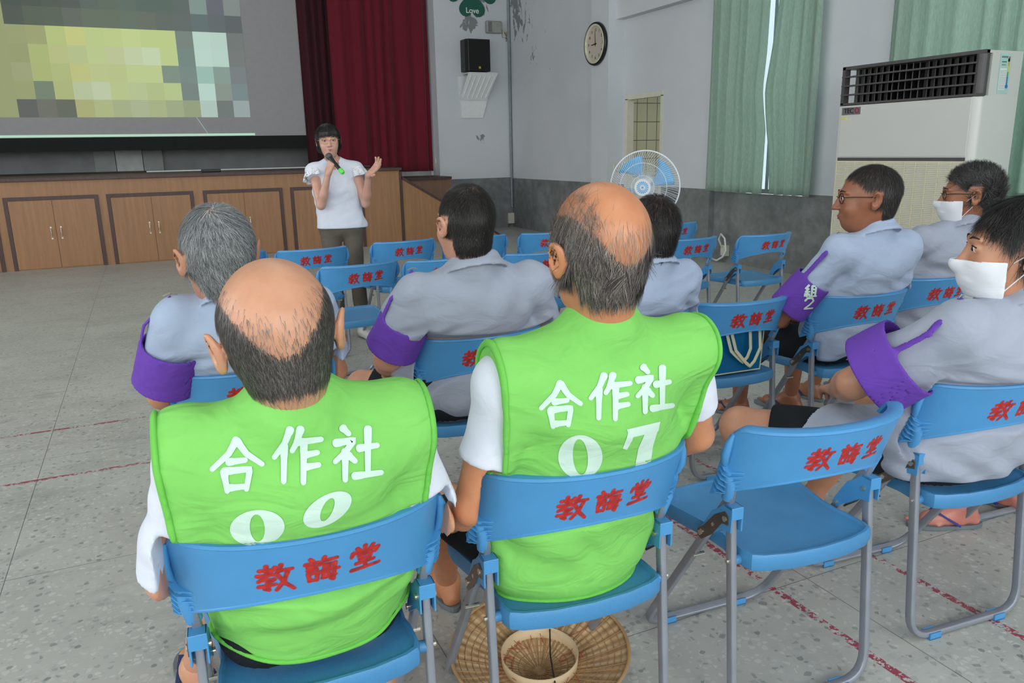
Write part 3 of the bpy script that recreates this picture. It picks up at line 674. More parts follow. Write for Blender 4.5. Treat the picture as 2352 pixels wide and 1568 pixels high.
B().box(-.14, .15, -.10, 0, 0, .20).make('housing', simple('grey_beige_plastic', (150, 152, 146), .5), hb, bevel=.025, seg=4); B().box(-.12, -.05, -.106, -.09, .02, .18).make('vent', simple('grey_vent', (112, 114, 110), .6), hb)
jb = ony(1167, 78, 13.1); j = empty('junction_box', (jb[0]-.05, 13.13, jb[2]-.06)); tag(j, 'open junction box with loose wires beside the wall corner', 'junction box')
B().box(-.055, .055, -.012, 0, 0, .12).box(-.055, -.047, -.04, 0, 0, .12).box(.047, .055, -.04, 0, 0, .12).box(-.047, .047, -.04, 0, 0, .008).box(-.047, .047, -.04, 0, .112, .12).make('box', M['cream'], j)
B().tube([(-.02, -.03, .09), (.0, -.045, .04), (.015, -.05, -.04), (.01, -.03, -.07)], .006, 6).tube([(.02, -.03, .09), (.01, -.05, .02), (-.005, -.045, -.03)], .006, 6).make('wires', simple('brown_wire', (120, 84, 50), .5), j)
# clover shaped sign
cv = ony(1084, -28, 13.1); cs = empty('clover_sign', (cv[0], 13.13, cv[2])); tag(cs, 'dark green heart-leaf sign reading Love at the top photo edge', 'sign')
mg = simple('dark_green_board', (22, 92, 74), .5, 0, .05)
for k, nm in enumerate(('leaf', 'leaf', 'leaf', 'leaf')):
    pts = []
    for i in range(40):
        t_ = 2*PI*i/40; hx = .0148*16*math.sin(t_)**3; hz = .0148*(13*math.cos(t_)-5*math.cos(2*t_)-2*math.cos(3*t_)-math.cos(4*t_)); pts.append((hx, hz+.28))
    rot = PI+k*PI/2; pts = [(x*math.cos(rot)-z*math.sin(rot), x*math.sin(rot)+z*math.cos(rot)) for x, z in pts]
    b = B(); V = [(x, -.014, z) for x, z in pts]+[(x, 0, z) for x, z in pts]
    b.add(V, [tuple(range(40)), tuple(range(40, 80))[::-1]]+[(i, 40+i, 40+(i+1) % 40, (i+1) % 40) for i in range(40)]); lf = b.make('leaf', mg, cs)
    if k == 0: put_text('lettering', 'Love', .125, M['white'], lf, Matrix.Translation((0, -.016, -.36))@FY, .001)
# conduit pipe, sockets
tag(B().tube([(6.10, 13.10, .36), (6.10, 13.10, 5.2)], .022, 10).box(6.06, 6.13, 13.06, 13.13, .88, .90).make('conduit_pipe', simple('grey_conduit', (132, 140, 146), .5)), 'grey conduit pipe running down the wall corner', 'pipe')
def socket(name, c, sx, sy, sz, lab, cable=None, rot=0):
    r = empty(name, c, rot); tag(r, lab, 'socket'); B().box(-sx/2, sx/2, -sy, 0, 0, sz).make('housing', M['cream'], r, bevel=.006)
    if cable: B().tube(cable, .009, 8).make('cable', M['darkgrey'], r)
    return r
c = ony(1176, 500, 13.1); socket('wall_socket', (c[0]-.02, 13.13, c[2]-.10), .12, .05, .19, 'cream socket box at the foot of the conduit pipe', [(-.02, -.03, 0), (-.06, -.04, -.07), (-.12, -.05, -.12), (-.34, -.06, -.15), (-.48, -.06, -.16)])
c = ony(1133, 497, 13.1); socket('wall_socket', (c[0]-.01, 13.13, c[2]-.02), .12, .05, .10, 'small cream socket on the dado just right of the black-haired man', [(.03, -.03, 0), (-.0, -.05, -.10), (-.04, -.05, -.17)])
c = onx(1426, 386, XR); socket('wall_switch', (6.15, 9.65, c[2]-.04), .11, .02, .09, 'cream light switch on the pillar left of the standing fan')
c = ony(1003, 370, 13.3); socket('wall_switch', (4.73, 13.33, c[2]-.04), .07, .02, .09, 'small switch on the reveal beside the red curtain', rot=-PI/2)
c = onx(1648, 590, 6.2); r = empty('floor_socket', (6.30, c[1], max(c[2], .08))); tag(r, 'white socket box with a looped white cable at the wall foot', 'socket')
B().box(-.02, .07, -.05, .05, 0, .13).make('housing', M['cream'], r, bevel=.006)
B().tube([(-.02, .02, .1), (-.05, .05, .2), (-.06, .0, .27), (-.06, -.07, .22), (-.06, -.10, .08), (-.06, -.05, .0), (-.06, .06, -.06), (-.05, .16, -.05)], .012, 8).make('cable', M['white'], r, smooth=True)
# ---------------------------------------------------------------- folding chair
DEP = .122
def back_pt(u, z, off=0.0):
    """point on the curved backrest (u -1..1 across, z height); off moves outward (to the rear)"""
    a = u*1.35; s = math.sin(a)/math.sin(1.35); c = (1-math.cos(a))/(1-math.cos(1.35))
    lean = .36+.05*abs(u); yy = -.108+DEP*c+(.77-z)*lean
    x = .236*s
    # outward normal in plan
    dx = .236*math.cos(a)/math.sin(1.35); dy = DEP*math.sin(a)/(1-math.cos(1.35)); L = math.hypot(dx, dy)
    return (x+off*dy/L, yy-off*dx/L, z-off*.2)
def zt(u): return .772-.004*abs(u)-.030*max(0, (abs(u)-.86)/.14)**2
def zb(u): return .652-.074*abs(u)**1.8
def make_chair():
    r = empty('folding_chair')
    n, m = 56, 12; V = []; F = []
    for s in (0, 1):
        for j in range(m+1):
            for i in range(n+1):
                u = -1+2*i/n; z = zb(u)+(zt(u)-zb(u))*j/m; V.append(back_pt(u, z, .003 if s == 0 else -.003))
    W = n+1; S = W*(m+1)
    for j in range(m):
        for i in range(n):
            a = j*W+i; F.append((a, a+1, a+W+1, a+W)); F.append((S+a, S+a+W, S+a+W+1, S+a+1))
    for i in range(n):
        F.append((i, S+i, S+i+1, i+1)); a = m*W+i; F.append((a, a+1, S+a+1, S+a))
    for j in range(m):
        a = j*W; F.append((a, a+W, S+a+W, S+a)); a = j*W+n; F.append((a, S+a, S+a+W, a+W))
    b = B(); b.add(V, F)
    # rolled rim along top and down both ends, bead under the arch
    rim = [back_pt(-1, z, .001) for z in (.645, .67, .70, .725, .742)]+[back_pt(-1+2*i/n, zt(-1+2*i/n), -.003) for i in range(n+1)]+[back_pt(1, z, .001) for z in (.742, .725, .70, .67, .645)]
    b2 = B(); 
    # rim: flat lip pointing inward
    P = [Vector(p) for p in rim]; k0 = len(b.v); mm = len(P); prof = [(-.006, .003), (.002, .007), (.022, .006), (.028, .001), (.024, -.005), (-.002, -.008), (-.007, -.003)]
    for i in range(mm):
        d = (P[min(i+1, mm-1)]-P[max(i-1, 0)]).normalized()
        cx = Vector((0, .16, .70)); inward = (Vector((0, .12, P[i].z))-P[i]); inward.z = 0
        f = 1.0 if 4 < i < mm-5 else .55
        inward = (inward-d*inward.dot(d)).normalized(); upv = d.cross(inward)*-1
        if upv.z < 0: upv = -upv
        if not (4 < i < mm-5): upv = Vector((-1 if P[i].x < 0 else 1, 0, 0)); upv = (upv-d*upv.dot(d)); upv = (upv-inward*upv.dot(inward)).normalized()
        for (p, q) in prof: b.v.append(tuple(P[i]+inward*p*f+upv*q*f))
    npf = len(prof)
    for i in range(mm-1):
        for q in range(npf): b.f.append((k0+i*npf+q, k0+(i+1)*npf+q, k0+(i+1)*npf+(q+1) % npf, k0+i*npf+(q+1) % npf))
    b.tube([back_pt(-.97+1.94*i/40, zb(-.97+1.94*i/40)+.001, .001) for i in range(41)], .0045, 8)
    for s in (-1, 1):
        # lug and sleeve that grips the tube
        b.tube([back_pt(s*.97, .755, .004), back_pt(s*.975, .735, .009), back_pt(s*.965, .705, .013), back_pt(s*.95, .682, .010), back_pt(s*.94, .668, .004)], [.004, .009, .011, .009, .004], 10)
        b.tube([back_pt(s*.95, .67, -.004), (s*.219, .040, .622), (s*.211, .056, .578)], [.009, .0145, .0155], 12, flat=None)
        for k in range(6):   # fins
            z = .664-k*.0135; V = []
            path = [(s*.985, z+.012, .002, .010), (s*.93, z+.002, .006, .016), (s*.86, z-.006, .004, .014), (s*.74-s*.0*k, z-.006+.002*k, .002, .004)]
            for (u, zz, a_, c_) in path:
                zz = max(zz, zb(u)+.003)
                p = Vector(back_pt(u, zz, 0)); q = Vector(back_pt(u, zz, c_)); V += [p+Vector((0, 0, .0016)), q+Vector((0, 0, .0012)), q-Vector((0, 0, .0012)), p-Vector((0, 0, .0016))]
            F = []
            for i in range(len(path)-1):
                for q in range(4): F.append((i*4+q, i*4+(q+1) % 4, (i+1)*4+(q+1) % 4, (i+1)*4+q))
            F += [(3, 2, 1, 0), tuple(range(len(V)-4, len(V)))]; b.add(V, F)
    bk = b.make('backrest', M['blue'], r, auto=True)
    # stencilled characters on the rear of the backrest
    w_ = .052; V, Q, Sf = stencil([('jiao', -.098, .672, w_*1.05, w_*1.14), ('hui', -.022, .678, w_, w_*1.05), ('tang', .052, .682, w_*.98, w_*1.02)], .0029)
    P3 = [back_pt(math.asin(max(-.99, min(.99, x/.236*math.sin(1.35))))/1.35, z, .0033) for x, z in V]
    npmesh('red_stencil_lettering', P3, Q, M['spray'], bk, {'soft': Sf}, smooth=False)
    # seat
    out = []
    half = [(0, -.040), (.09, -.034), (.155, -.018), (.180, -.004), (.187, .02), (.186, .07), (.180, .11), (.183, .16), (.198, .24), (.212, .31), (.212, .345), (.198, .375), (.16, .388), (.08, .395), (0, .397)]
    pts = [(x, y) for x, y in half]+[(-x, y) for x, y in half[::-1][1:-1]]; N = len(pts); cy = .18
    def ring(sc, z): return [(x*sc, cy+(y-cy)*sc, z(x*sc, cy+(y-cy)*sc)) for x, y in pts]
    dish = lambda x, y: .446-.006*(1-min(1, (x/.19)**2))*(1-min(1, ((y-.14)/.2)**2))
    rings = [ring(.985, lambda x, y: .410), ring(1.0, lambda x, y: .418), ring(1.0, lambda x, y: .443), ring(.985, lambda x, y: .4505), ring(.955, lambda x, y: .4505), ring(.93, dish), ring(.6, dish), ring(.3, dish)]
    V = [v for rg in rings for v in rg]+[(0, cy, dish(0, cy))]; F = []
    for i in range(len(rings)-1):
        for k in range(N): F.append((i*N+k, i*N+(k+1) % N, (i+1)*N+(k+1) % N, (i+1)*N+k))
    L = (len(rings)-1)*N; F += [(L+k, L+(k+1) % N, len(V)-1) for k in range(N)]; F.append(tuple(range(N))[::-1])
    b = B(); b.add(V, F)
    for s in (-1, 1): b.tube([(s*.170, .035, .424), (s*.205, .035, .424)], .012, 10)
    b.make('seat', M['blue_seat'], r, auto=True)
    # tube frames
    def U(x, top, bot, bend, n_=6, **k):
        (yt, zt_), (yb, zb_) = top, bot; d = Vector((0, yt-yb, zt_-zb_)).normalized()
        pl = [(-x, yt, zt_)]+curve_arc(tuple(Vector((-x, yb, zb_))+d*bend), (-x, yb, zb_), (-x+bend, yb, zb_), n_)
        return pl+[(-p[0], p[1], p[2]) for p in pl[::-1]]
    b = B().tube(U(.208, (.045, .548), (0, .013), .075), 0, 16, flat=(.0085, .0118), up=(1, 0, 0)); b.make('rear_leg_frame', M['steel'], r, auto=True)
    b = B().tube([(-.213, .040, .624)]+U(.208, (.052, .575), (.425, .013), .075)+[(.213, .040, .624)], 0, 16, flat=(.0085, .0118), up=(1, 0, 0)); b.make('front_leg_frame', M['steel'], r, auto=True)
    for s in (-1, 1):
        # blue bracket: two cheek plates with a slotted tail, capped over the rear leg
        x = s*.208; b = B()
        prof = [(.022, .503), (.020, .566), (.052, .566), (.075, .545), (.098, .530), (.138, .468), (.142, .452), (.128, .446), (.070, .488), (.052, .500)]
        for o_ in (-.0165, .0125): b.prism(prof, 'x', x+o_, x+o_+.004)
        b.box(x-.0165, x+.0165, .020, .024, .535, .566).box(x-.0165, x+.0165, .022, .052, .560, .566)
        bb = b.make('bracket', M['blue'], r, bevel=.0015)
        for (yy, zz) in ((.043, .532), (.131, .458)): B().tube([(x-.021, yy, zz), (x+.021, yy, zz)], .0065, 12).make('rivet', M['zinc'], bb, auto=True)
        lx = s*.2255; b = B().prism([(.030, .520), (.030, .542), (.046, .550), (.085, .524), (.125, .478), (.150, .458), (.148, .440), (.132, .436), (.090, .470), (.055, .515)], 'x', lx-.0015, lx+.0015)
        lk = b.make('link_plate', M['link'], r, bevel=.001)
        B().tube([(lx-.003, .088, .497), (lx+.003*1, .088, .497)], .0055, 4).make('bolt', M['zinc'], lk)
        for q_ in ((.043, .532), (.137, .452)): B().tube([(lx-.004, *q_), (lx+.004, *q_)], .007, 12).make('bolt', M['zinc'], lk)
        B().tube([(s*.190, .035, .424), (s*.223, .035, .424)], .005, 10).make('pivot', M['zinc'], r)
        B().tube([(s*.19, .170, .372), (s*.223, .170, .372)], .005, 10).make('pivot', M['zinc'], r)
        for yb in (0.0, .425):
            xx = s*.125; b = B().box(xx-.021, xx+.021, yb-.017, yb+.017, .0, .006).box(xx-.021, xx+.021, yb-.017, yb-.011, 0, .020).box(xx-.021, xx+.021, yb+.011, yb+.017, 0, .020)
            b.make('foot_clip', M['blue'], r, bevel=.0015)
    return r
chair0 = make_chair()
NR = 'rows of blue folding chairs'
CHAIRS = [  # x, y, rotation in degrees, label
 (.195, 1.285, -4.0, 'blue folding chair at bottom left under the green-vested man numbered 00'),
 (.758, 1.285, -4.0, 'blue folding chair holding the green-vested man numbered 07'),
 (1.362, 1.240, -4.0, 'empty blue folding chair in the front row right of the man numbered 07'),
 (2.020, 1.262, -5.0, 'blue folding chair at the right edge under the grey-shirted man in a white mask'),
 (2.74, 1.24, -5.0, 'blue folding chair outside the right photo edge, only its foot showing'),
 (.240, 2.363, 4.0, 'blue folding chair under the grey-haired man'),
 (1.001, 2.424, .7, 'blue folding chair under the heavy man with short black hair'),
 (1.63, 2.40, -2.0, 'blue folding chair mostly hidden behind the man numbered 07'),
 (2.158, 2.425, -3.3, 'blue folding chair with the clear blue tote bag on its seat'),
 (2.700, 2.300, -4.7, 'blue folding chair under the profiled man with glasses in front of the air conditioner'),
 (3.30, 2.42, -5.0, 'blue folding chair under the man with spiky hair and glasses'),
 (1.057, 4.335, 8.0, 'empty blue folding chair showing its seat above the man numbered 00'),
 (.961, 5.223, 3.6, 'empty blue folding chair directly in front of the standing woman'),
 (.440, 5.278, 8.0, 'empty blue folding chair peeking out on the right of the grey-haired head'),
 (1.628, 5.326, 5.2, 'empty blue folding chair in the far row just right of the woman'),
 (1.540, 4.290, 5.0, 'empty blue folding chair at the left shoulder of the heavy man'),
 (2.170, 5.313, -10.0, 'empty blue folding chair showing beside the right ear of the heavy man'),
 (2.741, 5.216, -8.0, 'empty blue folding chair in the far row left of the head numbered 07'),
 (2.150, 4.224, -1.3, 'empty blue folding chair between the heavy man and the head numbered 07'),
 (3.907, 5.272, -6.0, 'empty blue folding chair directly below the standing fan'),
 (3.339, 4.299, 1.0, 'empty blue folding chair right of the young man in front of the white socket'),
 (3.939, 4.215, 1.5, 'lone empty blue folding chair standing under the green curtain')]
for i, (x, y, a, l) in enumerate(CHAIRS):
    o = chair0 if i == 0 else copy_tree(chair0)
    o.location = (x, y, 0); o.rotation_euler = (0, 0, math.radians(a)); tag(o, l, 'chair', NR)

# ---------------------------------------------------------------- air conditioner
AX = 5.5; ya, yb, zc = 3.83, 5.09, 2.005
ac = empty('air_conditioner', (AX, yb, 0)); tag(ac, 'tall cream floor-standing air conditioner in front of the near window', 'air conditioner'); W = yb-ya
acm = simple('cream_white_enamel', (206, 206, 200), .35, 0, .01, 3); ivory = simple('ivory_grille', (214, 208, 180), .45, 0, .02)
# local: x depth (0 front .. .42 back), y from 0 (left) to -W (right)
def rb(b, r, y0, y1, z0, z1, d=.42):  # body with rounded near corner
    pts = [(.0, y0), (d, y0), (d, y1)]+[(r-r*math.sin(t), y1+r-r*math.cos(t)) for t in [0, PI/8, PI/4, 3*PI/8, PI/2]]
    return b.prism(pts, 'z', z0, z1)
rb(B(), .05, 0, -W, 0, 1.695).make('body', acm, ac, auto=True)
B().box(.03, .42, 0, -W+.02, 1.695, 1.70).box(.30, .42, 0, -W, 1.70, zc-.02).box(.02, .42, -.0, -W, zc-.02, zc).make('top_casing', acm, ac)
B().box(.085, .42, -W+.001, -W+.02, 1.69, zc).make('side_panel', acm, ac)
g_ = B().box(.0, .04, 0, -W, 1.69, 1.712).box(0, .05, 0, -W, zc-.022, zc+.003).box(0, .06, 0, -.03, 1.70, zc).tube([(.042, -W+.042, 1.69), (.042, -W+.042, zc+.002)], .042, 20)
for k in range(1, 4): g_.box(-.004, .05, 0, -W+.05, 1.70+k*.073, 1.712+k*.073)
g_.make('louvre_frame', M['darkgrey'], ac)
B().box(.16, .28, -.002, -W+.03, 1.70, zc-.02).make('air_outlet_cavity', M['blackp'], ac)
for k in range(19):
    y = -.07-k*(W-.18)/18; B().box(-.035, .035, -.003, .003, 1.712, zc-.022, Matrix.Translation((.10, y, 0))@Matrix.Rotation(.55 if 5 < k < 11 else 1.0, 4, 'Z')).make('vane', M['darkgrey'], ac)
B().box(-.004, 0, -.02, -W+.06, 1.235, 1.262).make('trim_strip', M['darkgrey'], ac)
B().box(-.006, .0, -.02, -W+.058, 1.27, 1.688).make('front_panel', acm, ac, bevel=.003)
g_ = B().box(-.005, .0, -.015, -W+.06, .585, .60).box(-.005, .0, -.015, -W+.06, 1.222, 1.235)
for k in range(44): g_.box(-.008, .0, -.02, -W+.06, .60+k*.0142, .607+k*.0142)
for k in range(13): g_.box(-.009, .0, -.015-k*(W-.09)/12, -.023-k*(W-.09)/12, .60, 1.225)
g_.make('intake_grille', ivory, ac)
bd = B().box(-.010, -.006, -.035, -.225, 1.615, 1.675).make('badge', simple('grey_badge', (132, 130, 136), .35, .5), ac)
put_text('lettering', 'TEC', .056, M['blackp'], bd, Matrix.Translation((-.0115, -.107, 1.645))@FX); put_text('lettering', 'O', .058, simple('red_letter', (160, 24, 40), .5), bd, Matrix.Translation((-.0115, -.19, 1.645))@FX)
B().box(-.008, -.006, -.03, -.09, 1.575, 1.598).make('yellow_sticker', simple('pale_yellow_sticker', (214, 214, 130), .5), ac)
lb = B().box(.17, .29, -W-.002, -W, 1.71, 1.985).make('energy_label', simple('pale_green_label', (176, 208, 200), .5, 0, .03), ac)
g_ = B()
for k in range(12): g_.box(.182, .25, -W-.004, -W-.002, 1.745+k*.011, 1.7465+k*.011)
for k in range(5): g_.box(.185+k*.014, .193+k*.014, -W-.004, -W-.002, 1.955, 1.968)
g_.box(.19, .24, -W-.004, -W-.002, 1.925, 1.932); g_.box(.19, .235, -W-.004, -W-.002, 1.905, 1.909); g_.make('label_lines', simple('green_ink', (60, 110, 100), .6), lb)
B().box(.18, .252, -W-.003, -W-.002, 1.735, 1.885).make('label_table', M['white'], lb)
for c_, z0, z1 in (((190, 60, 70), 1.935, 1.965), ((220, 160, 60), 1.90, 1.935), ((220, 210, 70), 1.86, 1.90), ((90, 170, 110), 1.825, 1.86), ((50, 120, 190), 1.76, 1.825)):
    B().box(.262, .274, -W-.004, -W-.002, z0, z1).make('label_band', simple('band_%d' % c_[0], c_, .5), lb)
B().tube([(.268, -W-.0045, 1.76), (.268, -W-.002, 1.76)], .014, 16).make('label_bulb', simple('blue_ink', (50, 110, 190), .5), lb)
B().box(.255, .272, -W-.005, -W-.002, 1.93, 1.952).make('label_mark', M['blackp'], lb)

# ---------------------------------------------------------------- standing fan
hub = np.array([0, 0, H])+ray(1481, 428)*(6.75/FPX); pole = hub+np.array([.10, .03, 0])
fn = empty('standing_fan', (pole[0], pole[1], 0)); tag(fn, 'tall blue and white standing fan beside the doorway', 'fan')
fblue = simple('sky_blue_plastic', (104, 178, 226), .35, 0, .04); wire = simple('white_wire', (228, 232, 234), .4, 0, .02)
hz = hub[2]
B().lathe([(0, .0), (.24, 0), (.24, .02), (.20, .035), (.05, .05), (.03, .08), (0, .08)], 40).make('base', fblue, fn, smooth=True)
B().tube([(0, 0, .05), (0, 0, hz-.16)], .016, 12).make('pole', M['white'], fn, smooth=True)
B().box(-.035, .035, -.03, .03, hz-.30, hz-.10).make('control_box', fblue, fn, bevel=.01)
B().tube([(-.05, -.035, hz-.19), (-.05, -.05, hz-.19)], .02, 12).tube([(0, -.03, hz-.2), (0, -.055, hz-.2)], .022, 12).make('knob', M['blackp'], fn)
# head axis: points toward the camera side, turned left
ax = Vector((-.72, -.66, -.06)).normalized(); zax = Vector((0, 0, 1)); xa_ = zax.cross(ax).normalized(); up_ = ax.cross(xa_)
HM = Matrix(((xa_.x, up_.x, ax.x, 0), (xa_.y, up_.y, ax.y, 0), (xa_.z, up_.z, ax.z, hz), (0, 0, 0, 1)))
HM = Matrix.Translation(Vector((hub[0]-pole[0], hub[1]-pole[1], 0)))@HM
def head(b, name, mat, **k): 
    o = b.make(name, mat, fn, **k); o.matrix_local = HM; return o
R_ = .305
head(B().lathe([(0, -.20), (.06, -.20), (.075, -.16), (.078, -.08), (.06, -.03), (0, -.03)], 24), 'motor_housing', M['white'], smooth=True)
g_ = B().tube([(R_*math.cos(t*PI/32), R_*math.sin(t*PI/32), 0) for t in range(64)], .0065, 8, closed=True)
for rr, zz in ((.205, .062), (.10, .078)): g_.tube([(rr*math.cos(t*PI/24), rr*math.sin(t*PI/24), zz) for t in range(48)], .0022, 6, closed=True)
for k in range(90):
    t = 2*PI*k/90; t2 = t+.28
    g_.tube([(.06*math.cos(t2), .06*math.sin(t2), .08), (.15*math.cos(t2-.1), .15*math.sin(t2-.1), .076), (.25*math.cos(t+.06), .25*math.sin(t+.06), .048), (R_*math.cos(t), R_*math.sin(t), 0)], .0014, 4, cap=False)
head(g_, 'front_guard', wire)
g_ = B()
for k in range(60):
    t = 2*PI*k/60; g_.tube([(.07*math.cos(t), .07*math.sin(t), -.085), (.2*math.cos(t), .2*math.sin(t), -.07), (R_*math.cos(t), R_*math.sin(t), -.004)], .0014, 4, cap=False)
head(g_, 'rear_guard', wire)
head(B().tube([(0, 0, .078), (0, 0, .086)], .072, 28), 'badge_ring', M['white'], auto=True)
g_ = B()
for k in range(18):
    t = 2*PI*k/18; p = Vector((math.cos(t), math.sin(t), 0)); q = Vector((-p.y, p.x, 0)); z_ = Vector((0, 0, .0875))
    g_.add([p*.022-q*.002+z_, p*.022+q*.002+z_, p*.052+q*.006+z_, p*.052-q*.006+z_], [(0, 1, 2, 3)])
g_.tube([(0, 0, .086), (0, 0, .089)], .010, 12); head(g_, 'badge_rays', fblue)
for k in range(4):
    V = []; n = 10
    for i in range(n+1):
        rr = .045+(.265-.045)*i/n; wv = .35+.28*math.sin(min(1, i/n*1.15)*PI*.62)
        for q in range(7):
            f = q/6-.5; t = k*PI/2+.35+f*wv*(.6+.55*i/n)*1.5+.25*i/n; V.append((rr*math.cos(t), rr*math.sin(t), .028-.055*(f+.5)*(1-.3*i/n)))
    V += [(x, y, z-.003) for x, y, z in V]; S = 7*(n+1); F = []
    for i in range(n):
        for q in range(6): a = i*7+q; F.append((a, a+1, a+8, a+7)); F.append((S+a, S+a+7, S+a+8, S+a+1))
    for i in range(n): F.append((i*7, i*7+7, S+i*7+7, S+i*7)); F.append((i*7+6, S+i*7+6, S+i*7+13, i*7+13))
    for q in range(6): F.append((q, S+q, S+q+1, q+1)); a = n*7+q; F.append((a, a+1, S+a+1, S+a))
    head(B().add(V, F), 'blade', fblue, smooth=True)
head(B().lathe([(0, .05), (.035, .045), (.045, .03), (.045, -.03), (0, -.03)], 20), 'blade_hub', fblue, smooth=True)
# ---------------------------------------------------------------- people
def V3(*a): return np.array(a, float)
def local(cx, cy, rz, w):
    c, s = math.cos(-rz), math.sin(-rz); x, y = w[0]-cx, w[1]-cy; return V3(c*x-s*y, s*x+c*y, w[2])
class Headf:
    """local head frame inside a person's frame"""
    def __init__(s, o, yaw, pitch, roll, sc): s.o = np.array(o, float); s.M = np.array(Euler((pitch, roll, yaw)).to_matrix()); s.sc = sc
    def w(s, p): return s.o+s.M@(np.array(p, float)*s.sc)
    def grid_local(s, g):
        X, Y, Z = g.X-s.o[0], g.Y-s.o[1], g.Z-s.o[2]; Mi = s.M.T
        class G: pass
        q = G(); q.X, q.Y, q.Z = [(Mi[i][0]*X+Mi[i][1]*Y+Mi[i][2]*Z)/s.sc for i in range(3)]; return q
def head_sdf(g, fem=False, full=1.0, ears=True):
    d = ell(g, (0, -.016, .030), (.077*full, .098, .090))
    d = smin(d, ell(g, (0, .022, -.020), (.066, .072, .082)), .03)
    d = smin(d, ell(g, (0, .034, -.080), (.047 if not fem else .040, .050, .038)), .035)
    d = smin(d, ell(g, (0, -.034, -.035), (.053*full, .058, .050)), .03)
    for s in (-1, 1):
        d = smin(d, ell(g, (s*.036, .062, -.030), (.024, .022, .024)), .02)
        d = smax(d, -ell(g, (s*.032, .100, .012), (.019, .016, .011)), .012)
        d = smin(d, ell(g, (s*.032, .081, .012), (.014, .011, .010)), .003)
        d = smin(d, rc(g, (s*.014, .090, .030), (s*.048, .078, .030), .007, .005), .012)
    d = smin(d, rc(g, (0, .088, .020), (0, .106, -.018), .007, .0095), .010)
    d = smin(d, ell(g, (0, .112, -.024), (.0115, .010, .0085)), .008)
    for s in (-1, 1): d = smin(d, ell(g, (s*.012, .100, -.026), (.007, .008, .006)), .006)
    d = smin(d, ell(g, (0, .089, -.052), (.024, .009, .0055), (.2, 0, 0)), .007)
    d = smin(d, ell(g, (0, .087, -.062), (.020, .010, .006)), .006)
    d = smax(d, -rc(g, (-.022, .100, -.0565), (.022, .100, -.0565), .0022, .0022), .004)
    if ears:
        for s in (-1, 1):
            e = ell(g, (s*.086*full, -.014, .0), (.0075, .021, .033), (0, s*.22, s*-.42))
            e = smax(e, -ell(g, (s*.091*full, -.010, .003), (.006, .012, .020), (0, s*.22, s*-.42)), .006)
            e = smin(e, ell(g, (s*.081*full, -.004, -.024), (.006, .008, .010)), .008)
            d = smin(d, e, .006)
    return d
def arm_pts(sh, el, wr): return [np.array(p, float) for p in (sh, el, wr)]
def hand_sdf(g, wr_, fdir, palm, side, curl=.5, spread=1.0, sc=1.0, curls=None):
    """hand with palm, four fingers and a thumb. fdir finger direction, palm = palm normal, side = +1/-1 thumb side along cross"""
    f = _n(np.array(fdir, float)); p = np.array(palm, float); p = _n(p-f*p.dot(f)); s_ = np.cross(f, p)*side
    w0 = np.array(wr_, float)
    c = w0+f*.045*sc
    d = rc(g, w0, w0+f*.02*sc, .023*sc, .024*sc)
    for k in (-1.5, -.5, .5, 1.5): d = smin(d, rc(g, w0+f*.012*sc+s_*k*.010*sc, w0+f*.080*sc+s_*k*.0185*sc*1.0, .013*sc, .0105*sc), .012*sc)
    Ls = [.066, .078, .073, .058]
    for i, k in enumerate((1.5, .5, -.5, -1.5)):   # index first (thumb side)
        cu = (curls[i] if curls else curl); b = w0+f*.084*sc+s_*k*.0185*sc; L = Ls[i]*sc
        dr = _n(f+s_*k*.07*spread); ang = 0; a = b
        for q, (fr, r0, r1) in enumerate(((.45, .0098, .0092), (.30, .0092, .0086), (.25, .0086, .0072))):
            ang += cu*(.55 if q == 0 else .8); dd = dr*math.cos(ang)+p*math.sin(ang); e = a+dd*L*fr
            d = smin(d, rc(g, a, e, r0*sc, r1*sc), .004 if q else .008); a = e
    tb = w0+f*.022*sc+s_*.022*sc; td = _n(f*.75+s_*.75*spread+p*.35*(1+curl)); t1 = tb+td*.040*sc; t2 = t1+_n(td+f*.6)*.028*sc
    d = smin(d, rc(g, tb, t1, .0125*sc, .0105*sc), .014*sc); d = smin(d, rc(g, t1, t2, .0105*sc, .0085*sc), .004)
    return d
def foot_sdf(g, ankle, d):
    d = _n(np.array([d[0], d[1], 0.])); a = np.array(ankle, float); s_ = np.array([-d[1], d[0], 0]); z = np.array([0, 0, 1.])
    base = np.array([a[0], a[1], 0.03])
    o = rc(g, a, base-d*.035, .036, .028); o = smin(o, rc(g, a, base+d*.11+z*.0, .036, .020), .03)
    o = smin(o, rc(g, base+d*.02, base+d*.125, .034, .030, (1, 1, 1)), .02)
    for k, (L, r) in enumerate(((.062, .0135), (.058, .0095), (.052, .0090), (.045, .0085), (.036, .0080))):
        off = (-.026+.0145*k); o = smin(o, rc(g, base+d*(.125-.008*k)+s_*off-z*.01, base+d*(.125+L-.014*k)+s_*off*1.1-z*.016, r, r*.85), .008)
    return smax(o, (0.012-g.Z), .006)
def bound(pts, pad): a = np.array(pts); return a.min(0)-pad, a.max(0)+pad
def shells(parts):
    V = []; Q = []; k = 0; T = []
    for v, q in parts: V.append(v); Q.append(q+k); T += [len(v)]; k += len(v)
    return np.concatenate(V), np.concatenate(Q)
